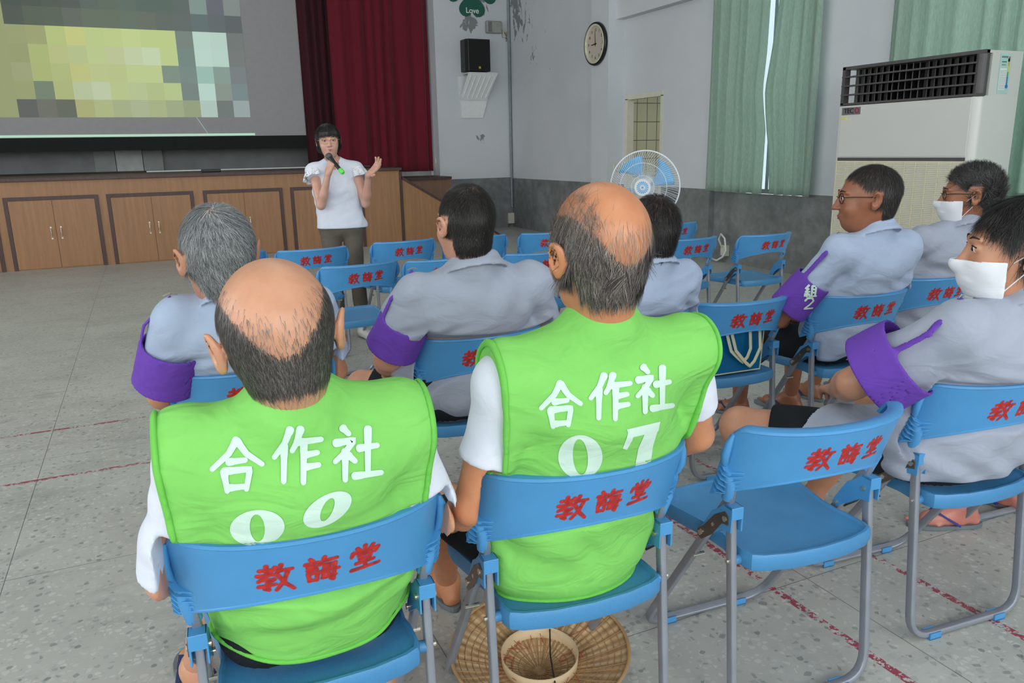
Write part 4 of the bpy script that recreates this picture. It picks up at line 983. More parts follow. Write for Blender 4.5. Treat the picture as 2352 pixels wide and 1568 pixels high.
def strands(hf, Vh, Qh, dens, flow, n, L, wid, lift, seed, droop=.0, jitter=.25, segs=4, clump=0, short=True):
    """thin ribbons of hair rooted on a head mesh (person frame); everything evaluated in head space"""
    r = np.random.default_rng(seed); P = (Vh-hf.o)@hf.M/hf.sc
    A, Bq, Cq, D = P[Qh[:, 0]], P[Qh[:, 1]], P[Qh[:, 2]], P[Qh[:, 3]]
    nrm = np.cross(Cq-A, D-Bq); ar = np.linalg.norm(nrm, axis=1)+1e-12; nrm /= ar[:, None]; cen = (A+Bq+Cq+D)/4
    w = dens(cen)*ar; w = np.clip(w, 0, None); w /= w.sum()
    idx = r.choice(len(cen), n, p=w); u, v = r.random((2, n, 1)); root = (A[idx]*(1-u)+Bq[idx]*u)*(1-v)+(D[idx]*(1-u)+Cq[idx]*u)*v; N = nrm[idx]
    out = (root*N).sum(1); N[out < 0] *= -1
    fl = flow(root); fl = fl+r.normal(size=fl.shape)*jitter
    if clump:
        cs = r.integers(0, clump, n); off = r.normal(size=(clump, 3))*.35
        key = (np.floor(root[:, 0]*60)*31+np.floor(root[:, 1]*60)*17+np.floor(root[:, 2]*60)*7).astype(int) % clump; fl = fl+off[key]
    fl = fl-N*(fl*N).sum(1)[:, None]; fl /= np.linalg.norm(fl, axis=1)[:, None]+1e-9
    Ln = (L(root) if callable(L) else np.full(n, L))*(.7+.6*r.random(n)); lf = lift*(.5+r.random(n))
    V = np.zeros((n, segs+1, 2, 3)); p = root+N*.0004; d = fl*1.0+N*lf[:, None]; d /= np.linalg.norm(d, axis=1)[:, None]
    side = np.cross(d, N); side /= np.linalg.norm(side, axis=1)[:, None]+1e-9
    ph = r.random(n)*6.28
    for s in range(segs+1):
        t = s/segs; ww = wid*(1-.75*t)*(.7+.6*r.random(n)) if s == 0 else ww0*(1-.75*t)
        if s == 0: ww0 = ww
        V[:, s, 0] = p-side*ww[:, None]/2; V[:, s, 1] = p+side*ww[:, None]/2
        step = Ln[:, None]/segs; p = p+d*step
        # follow the skull ellipsoid, fall slightly
        e = (p-np.array([0, -.016, .030]))/np.array([.077, .098, .090]); ne = e/np.array([.077, .098, .090]); ne /= np.linalg.norm(ne, axis=1)[:, None]; bl = np.clip((root[:, 2:3]-.0)/.04, 0, 1)*(0 if short else 1); ne = ne*bl+N*(1-bl); ne /= np.linalg.norm(ne, axis=1)[:, None]
        d = d-ne*((d*ne).sum(1)-.0)[:, None]*.55+np.array([0, 0, -1.])*droop; d /= np.linalg.norm(d, axis=1)[:, None]
    V = V.reshape(-1, 3); V = hf.o+(V*hf.sc)@hf.M.T
    base = np.arange(n)[:, None]*(segs+1)*2+np.arange(segs)[None, :]*2; base = base.ravel()
    Q = np.stack([base, base+1, base+3, base+2], 1); rnd = np.repeat(r.random(n), (segs+1)*2)
    return V, Q, rnd
SKINS = {}
def skin(key, c, c2, red, scalp=None):
    if key not in SKINS: SKINS[key] = m_skin('skin_'+key, c, c2, red, scalp)
    return SKINS[key]
M['grip'] = simple('rubber_sole_grey', (108, 116, 120), .7, 0, .06); M['strap'] = simple('navy_rubber', (28, 48, 92), .6, 0, .06)
def flipflop(parent, ankle, d, sole, strap):
    d = _n(np.array([d[0], d[1], 0.])); s_ = np.array([-d[1], d[0], 0]); a = np.array([ankle[0], ankle[1], 0.])
    pts = []
    for i in range(28):
        t = 2*PI*i/28; u = math.cos(t); v = math.sin(t); L = .065+.135*(u+1)/2*1.0; x = -.075+.275*(u+1)/2; w_ = (.042+.012*(u+1)/2-.01*math.exp(-((u+.1)/.4)**2))*v; pts.append(a+d*x+s_*w_)
    V = [(p[0], p[1], z) for z in (0.001, .016) for p in pts]
    o = B().add(V, [tuple(range(28))[::-1], tuple(range(28, 56))]+[(i, (i+1) % 28, 28+(i+1) % 28, 28+i) for i in range(28)]).make('sandal_sole', sole, parent, bevel=.002)
    t0 = a+d*.145+np.array([0, 0, .02]); b = B()
    for s in (-1, 1): b.tube([t0, a+d*.10+s_*s*.022+np.array([0, 0, .062]), a+d*.03+s_*s*.047+np.array([0, 0, .02])], 0, 8, flat=(.003, .007))
    b.make('sandal_strap', strap, o)
def spec_glasses(parent, hf, mat, r=.021, w_=.0016, lens=None):
    b = B(); e = lambda p: hf.w(p)
    for s in (-1, 1):
        b.tube([e((s*.032+r*1.12*math.cos(t), .098-.012*abs(math.cos(t))*0-abs(s*.032+r*math.cos(t))*.18, .010+r*.86*math.sin(t))) for t in [2*PI*i/24 for i in range(24)]], w_, 6, closed=True)
        b.tube([e((s*.056, .089, .014)), e((s*.080, .06, .016)), e((s*.088, -.01, .012))], w_, 6)
    b.tube([e((-.010, .099, .013)), e((0, .103, .016)), e((.010, .099, .013))], w_, 6)
    b.make('eyeglasses', mat, parent, smooth=True)
def face_parts(parent, hf, browc, lipc):
    for s in (-1, 1):
        o = B().ball((0, 0, 0), (.0112*hf.sc, .0108*hf.sc, .0105*hf.sc), 16, 10); 
        M4 = Matrix.Translation(hf.w((s*.032, .0815, .012)))@Matrix(hf.M.tolist()).to_4x4()
        ob = o.make('eye', M['eyewhite'], parent, smooth=True); ob.matrix_local = M4
        q = B().ball((0, .0085*hf.sc, -.001), (.0058*hf.sc, .0042*hf.sc, .0052*hf.sc), 12, 8).make('iris', M['iris'], ob, smooth=True)
        B().tube([hf.w(p) for p in ((s*.016, .0945, .032), (s*.030, .0915, .037), (s*.048, .0805, .033))], [.0018*hf.sc, .0024*hf.sc, .001*hf.sc], 8).make('eyebrow', browc, parent, smooth=True)
        B().tube([hf.w(p) for p in ((s*.021, .0895, .0140), (s*.032, .0925, .0185), (s*.044, .0855, .0140))], .0015*hf.sc, 6).make('eyelid', browc, parent, smooth=True)
    B().tube([hf.w(p) for p in ((-.021, .0885, -.057), (-.008, .0972, -.0535), (0, .0975, -.0545), (.008, .0972, -.0535), (.021, .0885, -.057))], [.001*hf.sc, .0028*hf.sc, .0026*hf.sc, .0028*hf.sc, .001*hf.sc], 8).make('lips', lipc, parent, smooth=True)
    B().tube([hf.w(p) for p in ((-.018, .0885, -.060), (0, .0965, -.0615), (.018, .0885, -.060))], [.001*hf.sc, .0034*hf.sc, .001*hf.sc], 8).make('lips', lipc, parent, smooth=True)
M['eyewhite'] = simple('eye_white', (222, 218, 212), .2, 0, .02); M['iris'] = simple('dark_iris', (34, 22, 18), .15, 0, .1)
M['brow'] = simple('black_brow', (30, 26, 24), .8); M['lip'] = simple('muted_lip', (150, 84, 80), .5)
M['maskw'] = m_cloth('white_face_mask', (224, 226, 230), .02, .85, 500, .15)

def person(name, label, px, rz, P):
    """seated or standing figure; all coordinates in the person's own frame (x right, y forward)"""
    r = empty(name, (px[0], px[1], 0), rz); tag(r, label, 'person', P.get('group'))
    hd = P['head']; hs = P.get('hs', 1.1); hf = Headf(hd, P.get('yaw', 0), P.get('pitch', 0), P.get('roll', 0), hs)
    S = V3(*P['sh']); sw = P['sw']; b = P.get('bulk', 1.0); q = (P.get('q', .6), 1, 1)
    pel, wai, che = V3(*P['pel']), V3(*P['wai']), V3(*P['che'])
    R0, R1, R2, R3 = [x*b for x in P.get('R', (.118, .116, .124, .098))]
    tilt = P.get('tilt', 0.0)
    SL, SR = S+V3(-sw, 0, -tilt), S+V3(sw, 0, tilt)
    armL, armR = P['armL'], P['armR']      # (elbow, wrist)
    h = P.get('h', .007)
    neckb = S+V3(0, .005, -.01); neckt = hf.w((0, -.030, -.055)); nr = P.get('nr', .053)
    def trap(g, d, o):
        for s_ in (-1, 1): d = smin(d, rc(g, S+V3(s_*sw*.62, 0, .012), neckb+(neckt-neckb)*.35+V3(0, 0, .02), .046+o, nr*.92+o), .035)
        return d
    def torso(g, o):
        d = rc(g, pel, wai, R0+o, R1+o, q); d = smin(d, rc(g, wai, che, R1+o, R2+o, q), .03); d = smin(d, rc(g, che, S-V3(0, 0, .055), R2+o, R3+o, q), .04)
        sr = P.get('shr', .056)+o
        d = smin(d, rc(g, S+V3(-.06, 0, -.02), SL, sr, sr), .05); d = smin(d, rc(g, S+V3(.06, 0, -.02), SR, sr, sr), .05)
        if P.get('trap', True): d = trap(g, d, o*.55)
        return d
    def press(g, d):
        """cloth and body give way to the chair's backrest"""
        if not P.get('seat', True): return d
        xx = np.clip(np.abs(g.X), 0, .235); a = np.arcsin(np.clip(xx/.236*math.sin(1.35), 0, 1)); c = (1-np.cos(a))/(1-math.cos(1.35)); u = a/1.35
        yb_ = -.108+DEP*c+(.77-np.clip(g.Z, .55, .775))*(.36+.05*u); zlo = .652-.074*u**1.8
        pen = (yb_+.005-g.Y)-np.clip(g.Z-.778, 0, 1)*3-np.clip(zlo-.004-g.Z, 0, 1)*1.6-np.clip(np.abs(g.X)-.238, 0, 1)*6
        return smax(d, pen, .006)
    def armu(g, s, o, f=1.0):
        sh = SL if s < 0 else SR; e, w_ = (armL if s < 0 else armR)[:2]; e = V3(*e); 
        return rc(g, sh, sh+(e-sh)*f, .052*P.get('ar', 1)+o, (.052+(.040-.052)*f)*P.get('ar', 1)+o)
    parts = []
    # body core: torso, arms, legs, neck
    legs = P.get('legs'); allp = [pel, wai, che, S, SL, SR, neckt]
    for s, A in ((-1, armL), (1, armR)): allp += [V3(*A[0]), V3(*A[1])]
    for L in legs: allp += [V3(*x) for x in L[:3]]
    lo, hi = bound(allp, .17); lo[2] = max(lo[2], .02)
    g = Grid(lo, hi, max(h, .008))
    d = torso(g, -.004)
    d = smin(d, rc(g, neckb, neckt, nr*1.04, nr), .025)
    for s, A in ((-1, armL), (1, armR)):
        d = smin(d, armu(g, s, 0), .03); e, w_ = V3(*A[0]), V3(*A[1]); k = P.get('ar', 1)
        d = smin(d, rc(g, e, e+(w_-e)*.35, .040*k, .040*k), .012); d = smin(d, rc(g, e+(w_-e)*.3, w_, .040*k, .026*k), .015)
    d = press(g, d)
    lr = P.get('lr', 1.0)
    for i, L in enumerate(legs):
        hip, kn, an = [V3(*x) for x in L[:3]]
        d = smin(d, rc(g, hip, kn, .082*lr, .054*lr), .04); d = smin(d, rc(g, kn, kn+(an-kn)*.35, .054*lr, .054*lr), .02); d = smin(d, rc(g, kn+(an-kn)*.3, an, .054*lr, .033*lr), .02)
    v, qd = nets(d, g); parts.append((relax(v, qd, 1), qd)); del d
    # head
    c = hf.w((0, 0, 0)); pad = .165*hs; g = Grid(c-pad, c+pad, P.get('hh', .0045)); gl = hf.grid_local(g)
    d = head_sdf(gl, P.get('fem'), P.get('hfull', 1.0))*hs
    d = smin(d, rc(g, neckb, neckt, nr*1.06, nr), .022)
    hv, hq = nets(d, g); hv = relax(hv, hq, 1); parts.append((hv, hq))
    if P.get('hands', True):
        for s, A in ((-1, armL), (1, armR)):
            H_ = A[2]; w_ = V3(*A[1]); g = Grid(w_-.19, w_+.19, P.get('handh', .005)); d = hand_sdf(g, w_, H_['f'], H_['p'], H_.get('side', 1), H_.get('curl', .5), H_.get('spread', 1), H_.get('sc', 1.05), H_.get('curls'))
            e = V3(*A[0]); d = smin(d, rc(g, w_-(w_-e)*.22, w_, .0275*P.get('ar', 1), .0245*min(1, P.get('ar', 1)*1.05)), .012); v, qd = nets(d, g); parts.append((relax(v, qd, 1), qd))
    if P.get('feet', True):
        for L in legs:
            an = V3(*L[2]); fd = L[3]; g = Grid(an+V3(-.22, -.22, -an[2]), an+V3(.22, .22, .08), .006); d = foot_sdf(g, an, fd); v, qd = nets(d, g); parts.append((relax(v, qd, 1), qd))
    V, Q = shells(parts)
    sc_ = np.zeros(len(V)); k0 = len(parts[0][0]); hp = (hv-hf.o)@hf.M/hs
    dens = P.get('dens')
    if dens is not None: sc_[k0:k0+len(hv)] = np.clip(dens(hp)*P.get('stub', .9), 0, 1)*(np.abs(hp[:, 0]) < .081*P.get('hfull', 1.0))
    body = npmesh('body', V, Q, P['skin'], r, {'scalp': sc_})
    # hair
    for args in P.get('hair', []):
        a = dict(args); m = a.pop('mat'); hV, hQ, rn = strands(hf, hv, hq, a.pop('dens', dens), a.pop('flow'), **a); npmesh('hair', hV, hQ, m, r, {'rnd': rn}, smooth=False)
    # garments
    cl = P['clothes']
    sleeve = cl.get('sleeve', .55); so = cl.get('o', .012); hem = cl.get('hem', .462)
    lo, hi = bound([pel, wai, che, S, SL, SR, V3(*armL[0]), V3(*armR[0])], .17); lo[2] = max(lo[2], hem-.03)
    if cl.get('shirt'):
        hc = cl.get('h', .006); g = Grid(lo, hi, hc); d = torso(g, so)
        if 'skirt' in cl: d = smin(d, cl['skirt'](g), .04)
        for s, A in ((-1, armL), (1, armR)):
            sh = SL if s < 0 else SR; e = V3(*A[0]); f = sleeve[0 if s < 0 else 1] if isinstance(sleeve, tuple) else sleeve
            k = P.get('ar', 1); so2 = cl.get('so', .016)
            a_ = rc(g, sh, sh+(e-sh)*(f+.2), .053*k+so, .046*k+so2)
            ax = _n(e-sh); end = sh+(e-sh)*f; a_ = smax(a_, (g.X-end[0])*ax[0]+(g.Y-end[1])*ax[1]+(g.Z-end[2])*ax[2], .006); d = smin(d, a_, .025)
        d = d+wr(g, cl.get('seed', 1), cl.get('wa', .0035), cl.get('wf', 20), (1, 1, 1.6))
        if cl.get('folds'): d = d+cl['folds'](g)
        cc = neckb+(neckt-neckb)*.42+V3(0, -.004, .034); zz = g.Z-cc[2]+(g.Y-cc[1])*.40
        if cl.get('collar', True): d = smin(d, smax(rc(g, neckb, neckb+(neckt-neckb)*.6, nr*1.10+.016, nr+.011), zz-.006, .004), .035)
        d = press(g, d)
        d = smax(d, hem-g.Z, .004)
        # neck opening
        nb = neckb+(neckt-neckb)*cl.get('neck', .25); nd = _n(neckt-neckb+V3(0, cl.get('nt', -.02), 0))
        if cl.get('collar', True):
            cc = neckb+(neckt-neckb)*.42+V3(0, -.004, .034); rr = np.sqrt(((g.X-cc[0])/1.06)**2+(g.Y-cc[1])**2); zz = g.Z-cc[2]+(g.Y-cc[1])*.40; cd = np.sqrt((rr-(nr+.015)+zz*.35)**2+(zz*.30)**2)-.0088; cd = np.minimum(cd, np.sqrt((rr-(nr+.026)+(zz+.012)*.8)**2+((zz+.012)*.34)**2)-.0082)
            d = smin(d, cd, .005)
        else:
            if cl.get('vneck'): d = smax(d, -rc(g, neckb+V3(0, .070, .085), neckb+V3(0, .092, -.075), .050, .005), .004)
            d = smax(d, -(rc(g, neckb+(neckt-neckb)*.35+V3(0, .02, .05), neckb+V3(0, .01, .2), nr+.010, nr+.03)), .004)
        v, qd = nets(d, g); npmesh(cl.get('name', 'shirt'), relax(v, qd, 1), qd, cl['mat'], r)
    if cl.get('vest'):
        vv = cl['vest']; lo[2] = .425; g = Grid(lo-V3(.02, .02, 0), hi+V3(.02, .02, .02), vv.get('h', .005)); d = torso(g, vv['o'])
        for s, A in ((-1, armL), (1, armR)):
            sh = SL if s < 0 else SR; e = V3(*A[0]); k = P.get('ar', 1); d = smin(d, rc(g, sh, sh+(e-sh)*.6, .053*k+cl.get('so', .016)+.005, .050*k+cl.get('so', .016)+.006), .02)
        d = smin(d, rc(g, neckb, neckb+(neckt-neckb)*.6, nr*1.10+.018, nr+.014), .035)
        if 'skirt' in vv: d = smin(d, vv['skirt'](g), .05)
        d = d+wr(g, vv.get('seed', 1), vv.get('wa', .004), vv.get('wf', 14), (1, 1, 1.5))
        if vv.get('folds'): d = d+vv['folds'](g)
        d = press(g, d)
        dsurf = d.copy(); w_ = vv['w']
        xc = S[0]+(g.Z-S[2])*vv.get('lean', 0)
        side = np.abs(g.X-xc)-(w_+vv.get('flare', .0)*np.clip((g.Z-(S[2]-.16))/.16, -1, 1)); zlow = np.clip((vv.get('zarm', S[2]-.24)-g.Z)*4, 0, 1); side = side-zlow*.08
        nb_ = neckb+(neckt-neckb)*.50+V3(0, .0, .045); nk = -(rc(g, nb_+V3(0, .035, .045), nb_+V3(0, -.02, .25), nr+.004, nr+.07))
        hemd = vv['hem'](g) if callable(vv['hem']) else vv['hem']-g.Z
        d = smax(smax(smax(d, side, .003), nk, .003), hemd, .004)
        v, qd = nets(d, g); vo = npmesh('vest', relax(v, qd, 1), qd, vv['mat'], r)
        # binding rolled along the edges
        cut = smax(smax(side, nk, .001), hemd, .001); dd = np.sqrt(dsurf**2+cut**2)-.0065
        v2, q2 = nets(dd, g); npmesh('binding', relax(v2, q2, 2), q2, vv['edge'], vo)
        P['_vest'] = (v, qd, vo)
    if P.get('shorts'):
        sp = P['shorts']; pts = [pel]+[V3(*x) for L in legs for x in L[:3 if sp.get('long') else 2]]; lo, hi = bound(pts, .16); lo[2] = max(lo[2], .06 if sp.get('long') else .452); g = Grid(lo, hi, sp.get('h', .008))
        d = rc(g, pel, pel+V3(0, 0, .05), R0+.006, R0+.004, q)
        for L in legs:
            hip, kn, an = [V3(*x) for x in L[:3]]; f = sp.get('f', .72); e = hip+(kn-hip)*f
            if sp.get('long'):
                d = smin(d, rc(g, hip, kn, .092*lr, .066*lr), .03); d = smin(d, rc(g, kn, an+(kn-an)*.12, .068*lr, .058*lr), .02)
            else:
                a_ = rc(g, hip, kn, .090*lr, .072*lr); ax = _n(kn-hip); a_ = smax(a_, (g.X-e[0])*ax[0]+(g.Y-e[1])*ax[1]+(g.Z-e[2])*ax[2], .004); d = smin(d, a_, .03)
        d = d+wr(g, 5, .003, 22)
        if sp.get('top'): d = smax(d, g.Z-sp['top'], .004)
        v, qd = nets(d, g); npmesh(sp.get('name', 'shorts'), relax(v, qd, 1), qd, sp['mat'], r)
    for ab in P.get('armbands', []):
        s = ab['s']; sh = SL if s < 0 else SR; e = V3(*(armL if s < 0 else armR)[0]); A0 = sh+(e-sh)*ab['t0']; A1 = sh+(e-sh)*ab['t1']; k = P.get('ar', 1)
        lo, hi = bound([A0, A1, sh, e], .14); g = Grid(lo, hi, .0045); ax = _n(e-sh+V3(*ab.get('tilt', (0, 0, 0)))); ro = ab.get('o', .028)
        rad = rc(g, sh, e, .052*k+ro, .045*k+ro+ab.get('fl', .006)); rad = rad+wr(g, 9, .002, 16)
        m_ = (A0+A1)/2; hl = np.linalg.norm(A1-A0)/2; sl_ = np.abs((g.X-m_[0])*ax[0]+(g.Y-m_[1])*ax[1]+(g.Z-m_[2])*ax[2])-hl
        d = smax(smax(rad, sl_, .003), -(rad+.007), .002)
        # strap up to the shoulder pin
        top = sh+V3(s*.012, 0, .052*k+so+.010); out = V3(s*(.052*k+ro), 0, 0); mid = sh+out*1.0+V3(0, 0, .0)
        st = smin(rc(g, top, mid, .0035, .0035, (1, .30, 1)), rc(g, mid, m_+out*.98, .0035, .0045, (1, .26, 1)), .004); d = smin(d, st, .01)
        v, qd = nets(d, g); ao = npmesh('armband', relax(v, qd, 1), qd, M['purple'], r)
        B().tube([top+V3(-.02, -.01, .004), top+V3(.0, .0, .009), top+V3(.02, .008, .003)], .0018, 6).make('safety_pin', M['zinc'], ao)
        P['_band'] = (v, qd, ao)
    if P.get('glasses'): spec_glasses(r, hf, P['glasses'])
    if P.get('mask'):
        c = hf.w((0, .06, -.045)); g = Grid(c-.12, c+.12, .004); gl = hf.grid_local(g); d0 = head_sdf(gl, False, 1.0, False)*hs
        cut = np.maximum(np.abs(gl.Z+.055)-.042, .030-gl.Y)*hs; d0 = smin(d0, ell(gl, (0, .070, -.040), (.040, .034, .044))*hs, .02); d = smax(smax(d0-.0115, cut, .003), -(d0-.004), .001)
        v, qd = nets(d, g); mo = npmesh('face_mask', relax(v, qd, 1), qd, M['maskw'], r)
        for s in (-1, 1): B().tube([hf.w((s*.062, .036, -.03)), hf.w((s*.080, .0, .0)), hf.w((s*.084, -.022, .022)), hf.w((s*.082, -.026, -.01)), hf.w((s*.064, .034, -.08))], .0014, 6).make('ear_loop', M['maskw'], mo)
    if P.get('face', False): face_parts(r, hf, M['brow'], M['lip'])
    for i, L in enumerate(legs):
        if P.get('sandals'): flipflop(r, L[2], L[3], *P['sandals'])
    return r, hf
def project_print(vest, chars, w_, mat, parent, y0, name, extra=None, off=.0022, taper=.3):
    """lay brush lettering onto the rear of a garment by casting rays forward (+y) in the person's frame"""
    v, qd, vo = vest; bvh = BVHTree.FromPolygons([tuple(p) for p in v], [tuple(map(int, f)) for f in qd])
    if chars: V, Q, S_, lay = strokes(chars, w_, taper)
    else: V, Q, lay = extra
    P3 = []; last = y0
    for (x, z), l in zip(V, lay):
        hit = bvh.ray_cast(Vector((x, y0-.6, z)), Vector((0, 1, 0)))
        if hit[0] is not None: last = hit[0].y
        P3.append((x, last-off-.00006*l, z))
    return npmesh(name, P3, Q, mat, parent, smooth=True)
def laid_print(vest, person_ob, V, Q, lay, mat, parent, name, off=.0016):
    """lay flat artwork, measured in the photograph's frame, onto the cloth itself"""
    v, qd, vo = vest; bvh = BVHTree.FromPolygons([tuple(p) for p in v], [tuple(map(int, f)) for f in qd])
    Mi = person_ob.matrix_basis.inverted(); o_ = Mi@Vector((0, 0, H)); P3 = []; last = None
    for (x, y), l in zip(V, lay):
        d = Vector(RW@np.array([x-CX, y-CY, FPX])); d = (Mi.to_3x3()@d).normalized(); hit = bvh.ray_cast(o_, d)
        p = hit[0] if hit[0] is not None else (o_+d*last); last = (p-o_).length
        P3.append(tuple(p-d*(off+.00006*l)))
    return npmesh(name, P3, Q, mat, parent, smooth=True)
def ring_print(cx, cz, ro, ri, rot=0, shear=0, n=40):
    """digit 0 with swelling sides"""
    V = []; 
    for i in range(n):
        t = 2*PI*i/n; 
        for k in range(5):
            f = k/4; x = math.cos(t)*(ro[0]*(1-f)+ri[0]*f); z = math.sin(t)*(ro[1]*(1-f)+ri[1]*f)
            x2 = x*math.cos(rot)-z*math.sin(rot)+shear*z; z2 = x*math.sin(rot)+z*math.cos(rot); V.append((cx+x2, cz+z2))
    Q = []
    for i in range(n):
        for k in range(4): a = i*5+k; b_ = ((i+1) % n)*5+k; Q.append((a, b_, b_+1, a+1))
    return np.array(V), np.array(Q), np.zeros(len(V))
def poly_strip(L_, R_, n=10, m=5):
    """strip between two polylines"""
    V = []; Ls, Rs = [np.array(p) for p in L_], [np.array(p) for p in R_]; k = len(Ls)
    rows_ = [(Ls[i]+(Ls[i+1]-Ls[i])*j/n, Rs[i]+(Rs[i+1]-Rs[i])*j/n) for i in range(k-1) for j in range(n)]+[(Ls[-1], Rs[-1])]
    for a, b_ in rows_:
        for q in range(m+1): V.append(a+(b_-a)*q/m)
    Q = [(i*(m+1)+q, (i+1)*(m+1)+q, (i+1)*(m+1)+q+1, i*(m+1)+q+1) for i in range(len(rows_)-1) for q in range(m)]
    return np.array(V), np.array(Q), np.zeros(len(V))
# ---------------------------------------------------------------- the individual figures
sm = lambda x, a, b: np.clip((x-a)/(b-a), 0, 1)
def ring_dens(z0, zs, top=.0, nape=-.078, front=.045):
    def f(p):
        x, y, z = p[:, 0], p[:, 1], p[:, 2]
        up = z0+zs*np.clip(np.abs(x)/.078, 0, 1.1)**1.8+np.clip(y, 0, 1)*.25
        d = 1-sm(z, up-.014, up+.016); d = np.maximum(d, top*(z > 0))
        d *= sm(z, nape-.014+.12*np.clip(y+.03, 0, 1), nape+.022+.3*np.clip(y+.03, 0, 1)); d *= 1-sm(y, front-.02, front)
        d *= 1-((np.abs(x) > .0745) & (z < .040) & (y > -.040)); d *= 1-((z < -.028) & (y > -.040))
        return d
    return f
def full_dens(front=.068, nape=-.074, whorl=None):
    def f(p):
        x, y, z = p[:, 0], p[:, 1], p[:, 2]
        hl = front-.03*np.clip(np.abs(x)/.07, 0, 1.2)**2; d = 1-sm(y-(z-.06)*.45, hl-.012, hl+.004)
        d *= sm(z, nape-.010, nape+.012); d *= 1-((z < .020) & (y > .012)); d *= 1-((np.abs(x) > .0745) & (z < .040) & (y > -.040)); d *= 1-((z < -.028) & (y > -.040))
        if whorl is not None: d *= 1-whorl[3]*np.exp(-(((p-np.array(whorl[:3]))**2).sum(1))/.022**2)
        return d
    return f
def flow_down(w=(0, -.055, .115), k=1.0, back=.1, swirl=.0, side=0.):
    w = np.array(w)
    def f(p):
        d = p-w; d = d/(np.linalg.norm(d, axis=1)[:, None]+1e-6); s = np.cross(np.array([0, 0, 1.]), d)
        return d*k+np.array([0, -back, -.55])+s*swirl+np.stack([np.sign(p[:, 0])*side, 0*p[:, 0], 0*p[:, 0]], 1)
    return f
def thigh_legs(hx=.085, kx=.12, ky=.50, ay=.50, z=.505, kx2=None, ax=None):
    return [((-hx, .12, z), (-kx, ky, z-.005), (-(ax or kx), ay, .075), (-.15, 1)), ((hx, .12, z), ((kx2 or kx), ky, z-.005), ((ax or kx2 or kx), ay, .075), (.15, 1))]
HF = dict(f=(0, 1, -.25), p=(0, -.2, -1), curl=.35)
def rest(el, wr_, side): return (el, wr_, dict(f=(-side*.35, 1, -.3), p=(0, -.25, -1), side=side, curl=.3))
OLDSKIN = skin('warm', (190, 136, 104), (206, 152, 120), (196, 122, 100), (64, 60, 56))
# man numbered 00
def hem00(g): return .474+1.0*g.X**2-g.Z
def skirt00(g): return ell(g, (.0, .125, .54), (.178, .125, .13))
P = dict(ar=.93, head=(-.030, -.088, 1.106), hs=1.05, roll=-.10, yaw=.03, pitch=-.02, sh=(-.012, -.050, .925), sw=.160, pel=(0, .130, .545), wai=(0, .076, .66), che=(0, .040, .775), q=.73,
  armL=rest((-.238, .01, .69), (-.20, .25, .575), -1), armR=rest((.222, .0, .70), (.19, .24, .57), 1), hfull=1.04,
  legs=[((-.085, .12, .505), (-.16, .50, .50), (-.27, .66, .075), (-.2, 1)), ((.085, .12, .505), (.22, .50, .50), (.20, .50, .075), (.2, 1))],
  skin=OLDSKIN, dens=ring_dens(-.016, .092, nape=-.052), stub=.8, hh=.0036,
  hair=[dict(mat=m_hair('dark_grey_hair', (42, 40, 38), (116, 110, 104), .7), flow=flow_down(back=.15), n=26000, L=.013, wid=.0009, lift=.10, seed=3, jitter=.2, segs=3),
        dict(mat=m_hair('sparse_grey_hair', (90, 84, 78), (150, 144, 138), .5), dens=ring_dens(.045, .06), flow=flow_down(back=.15), n=1600, L=.014, wid=.0006, lift=.1, seed=4, segs=3)],
  clothes=dict(shirt=True, mat=M['tee'], sleeve=(.98, .80), name='t_shirt', collar=False, hem=.60, o=.006, so=.013, wa=.003, seed=4),
  shorts=dict(mat=M['black'], top=.60), sandals=(M['grip'], M['strap']))
P['clothes']['vest'] = dict(mat=M['vest'], edge=M['vestedge'], o=.021, w=.199, flare=.012, hem=hem00, skirt=skirt00, seed=21, wa=.006, wf=15, zarm=.77, h=.0046,
  folds=lambda g: .010*np.exp(-((g.Z-.745-.10*(g.X+.05))/.016)**2)*np.exp(-((g.X+.0)/.13)**2)*np.clip(-g.Y*12, 0, 1)+.006*np.sin((g.Z-.3*g.X)*70)*np.exp(-((g.Z-.60)/.05)**2))
r, hf = person('seated_man', 'balding man in a lime green vest numbered 00, seated at bottom left', (.195, 1.285), math.radians(-4), P)
# print on vest 00: positions measured on the cloth
def glyphs(vo, ob, chars, w_, digits):
    V, Q, S_, lay = strokes([(n_, x0, -y1, x1-x0, y1-y0, 0) for n_, x0, y0, x1, y1 in chars], w_, .38); V = V*np.array([1, -1]); Q = Q[:, ::-1]
    laid_print(vo, ob, V, Q, lay, M['print'], vo[2], 'lettering')
    for V, Q, lay in digits: laid_print(vo, ob, V*np.array([1, 1]), Q, lay, M['print'], vo[2], 'digit')
glyphs(P['_vest'], r, [('he', 487, 1008, 600, 1128), ('zuo', 630, 984, 738, 1106), ('she', 768, 982, 872, 1100)], 9.0,
  [ring_print(591, 1212, (63, 41), (17, 31), -.10, 0), ring_print(752, 1170, (56, 41), (15, 27), -.25, -.55)])
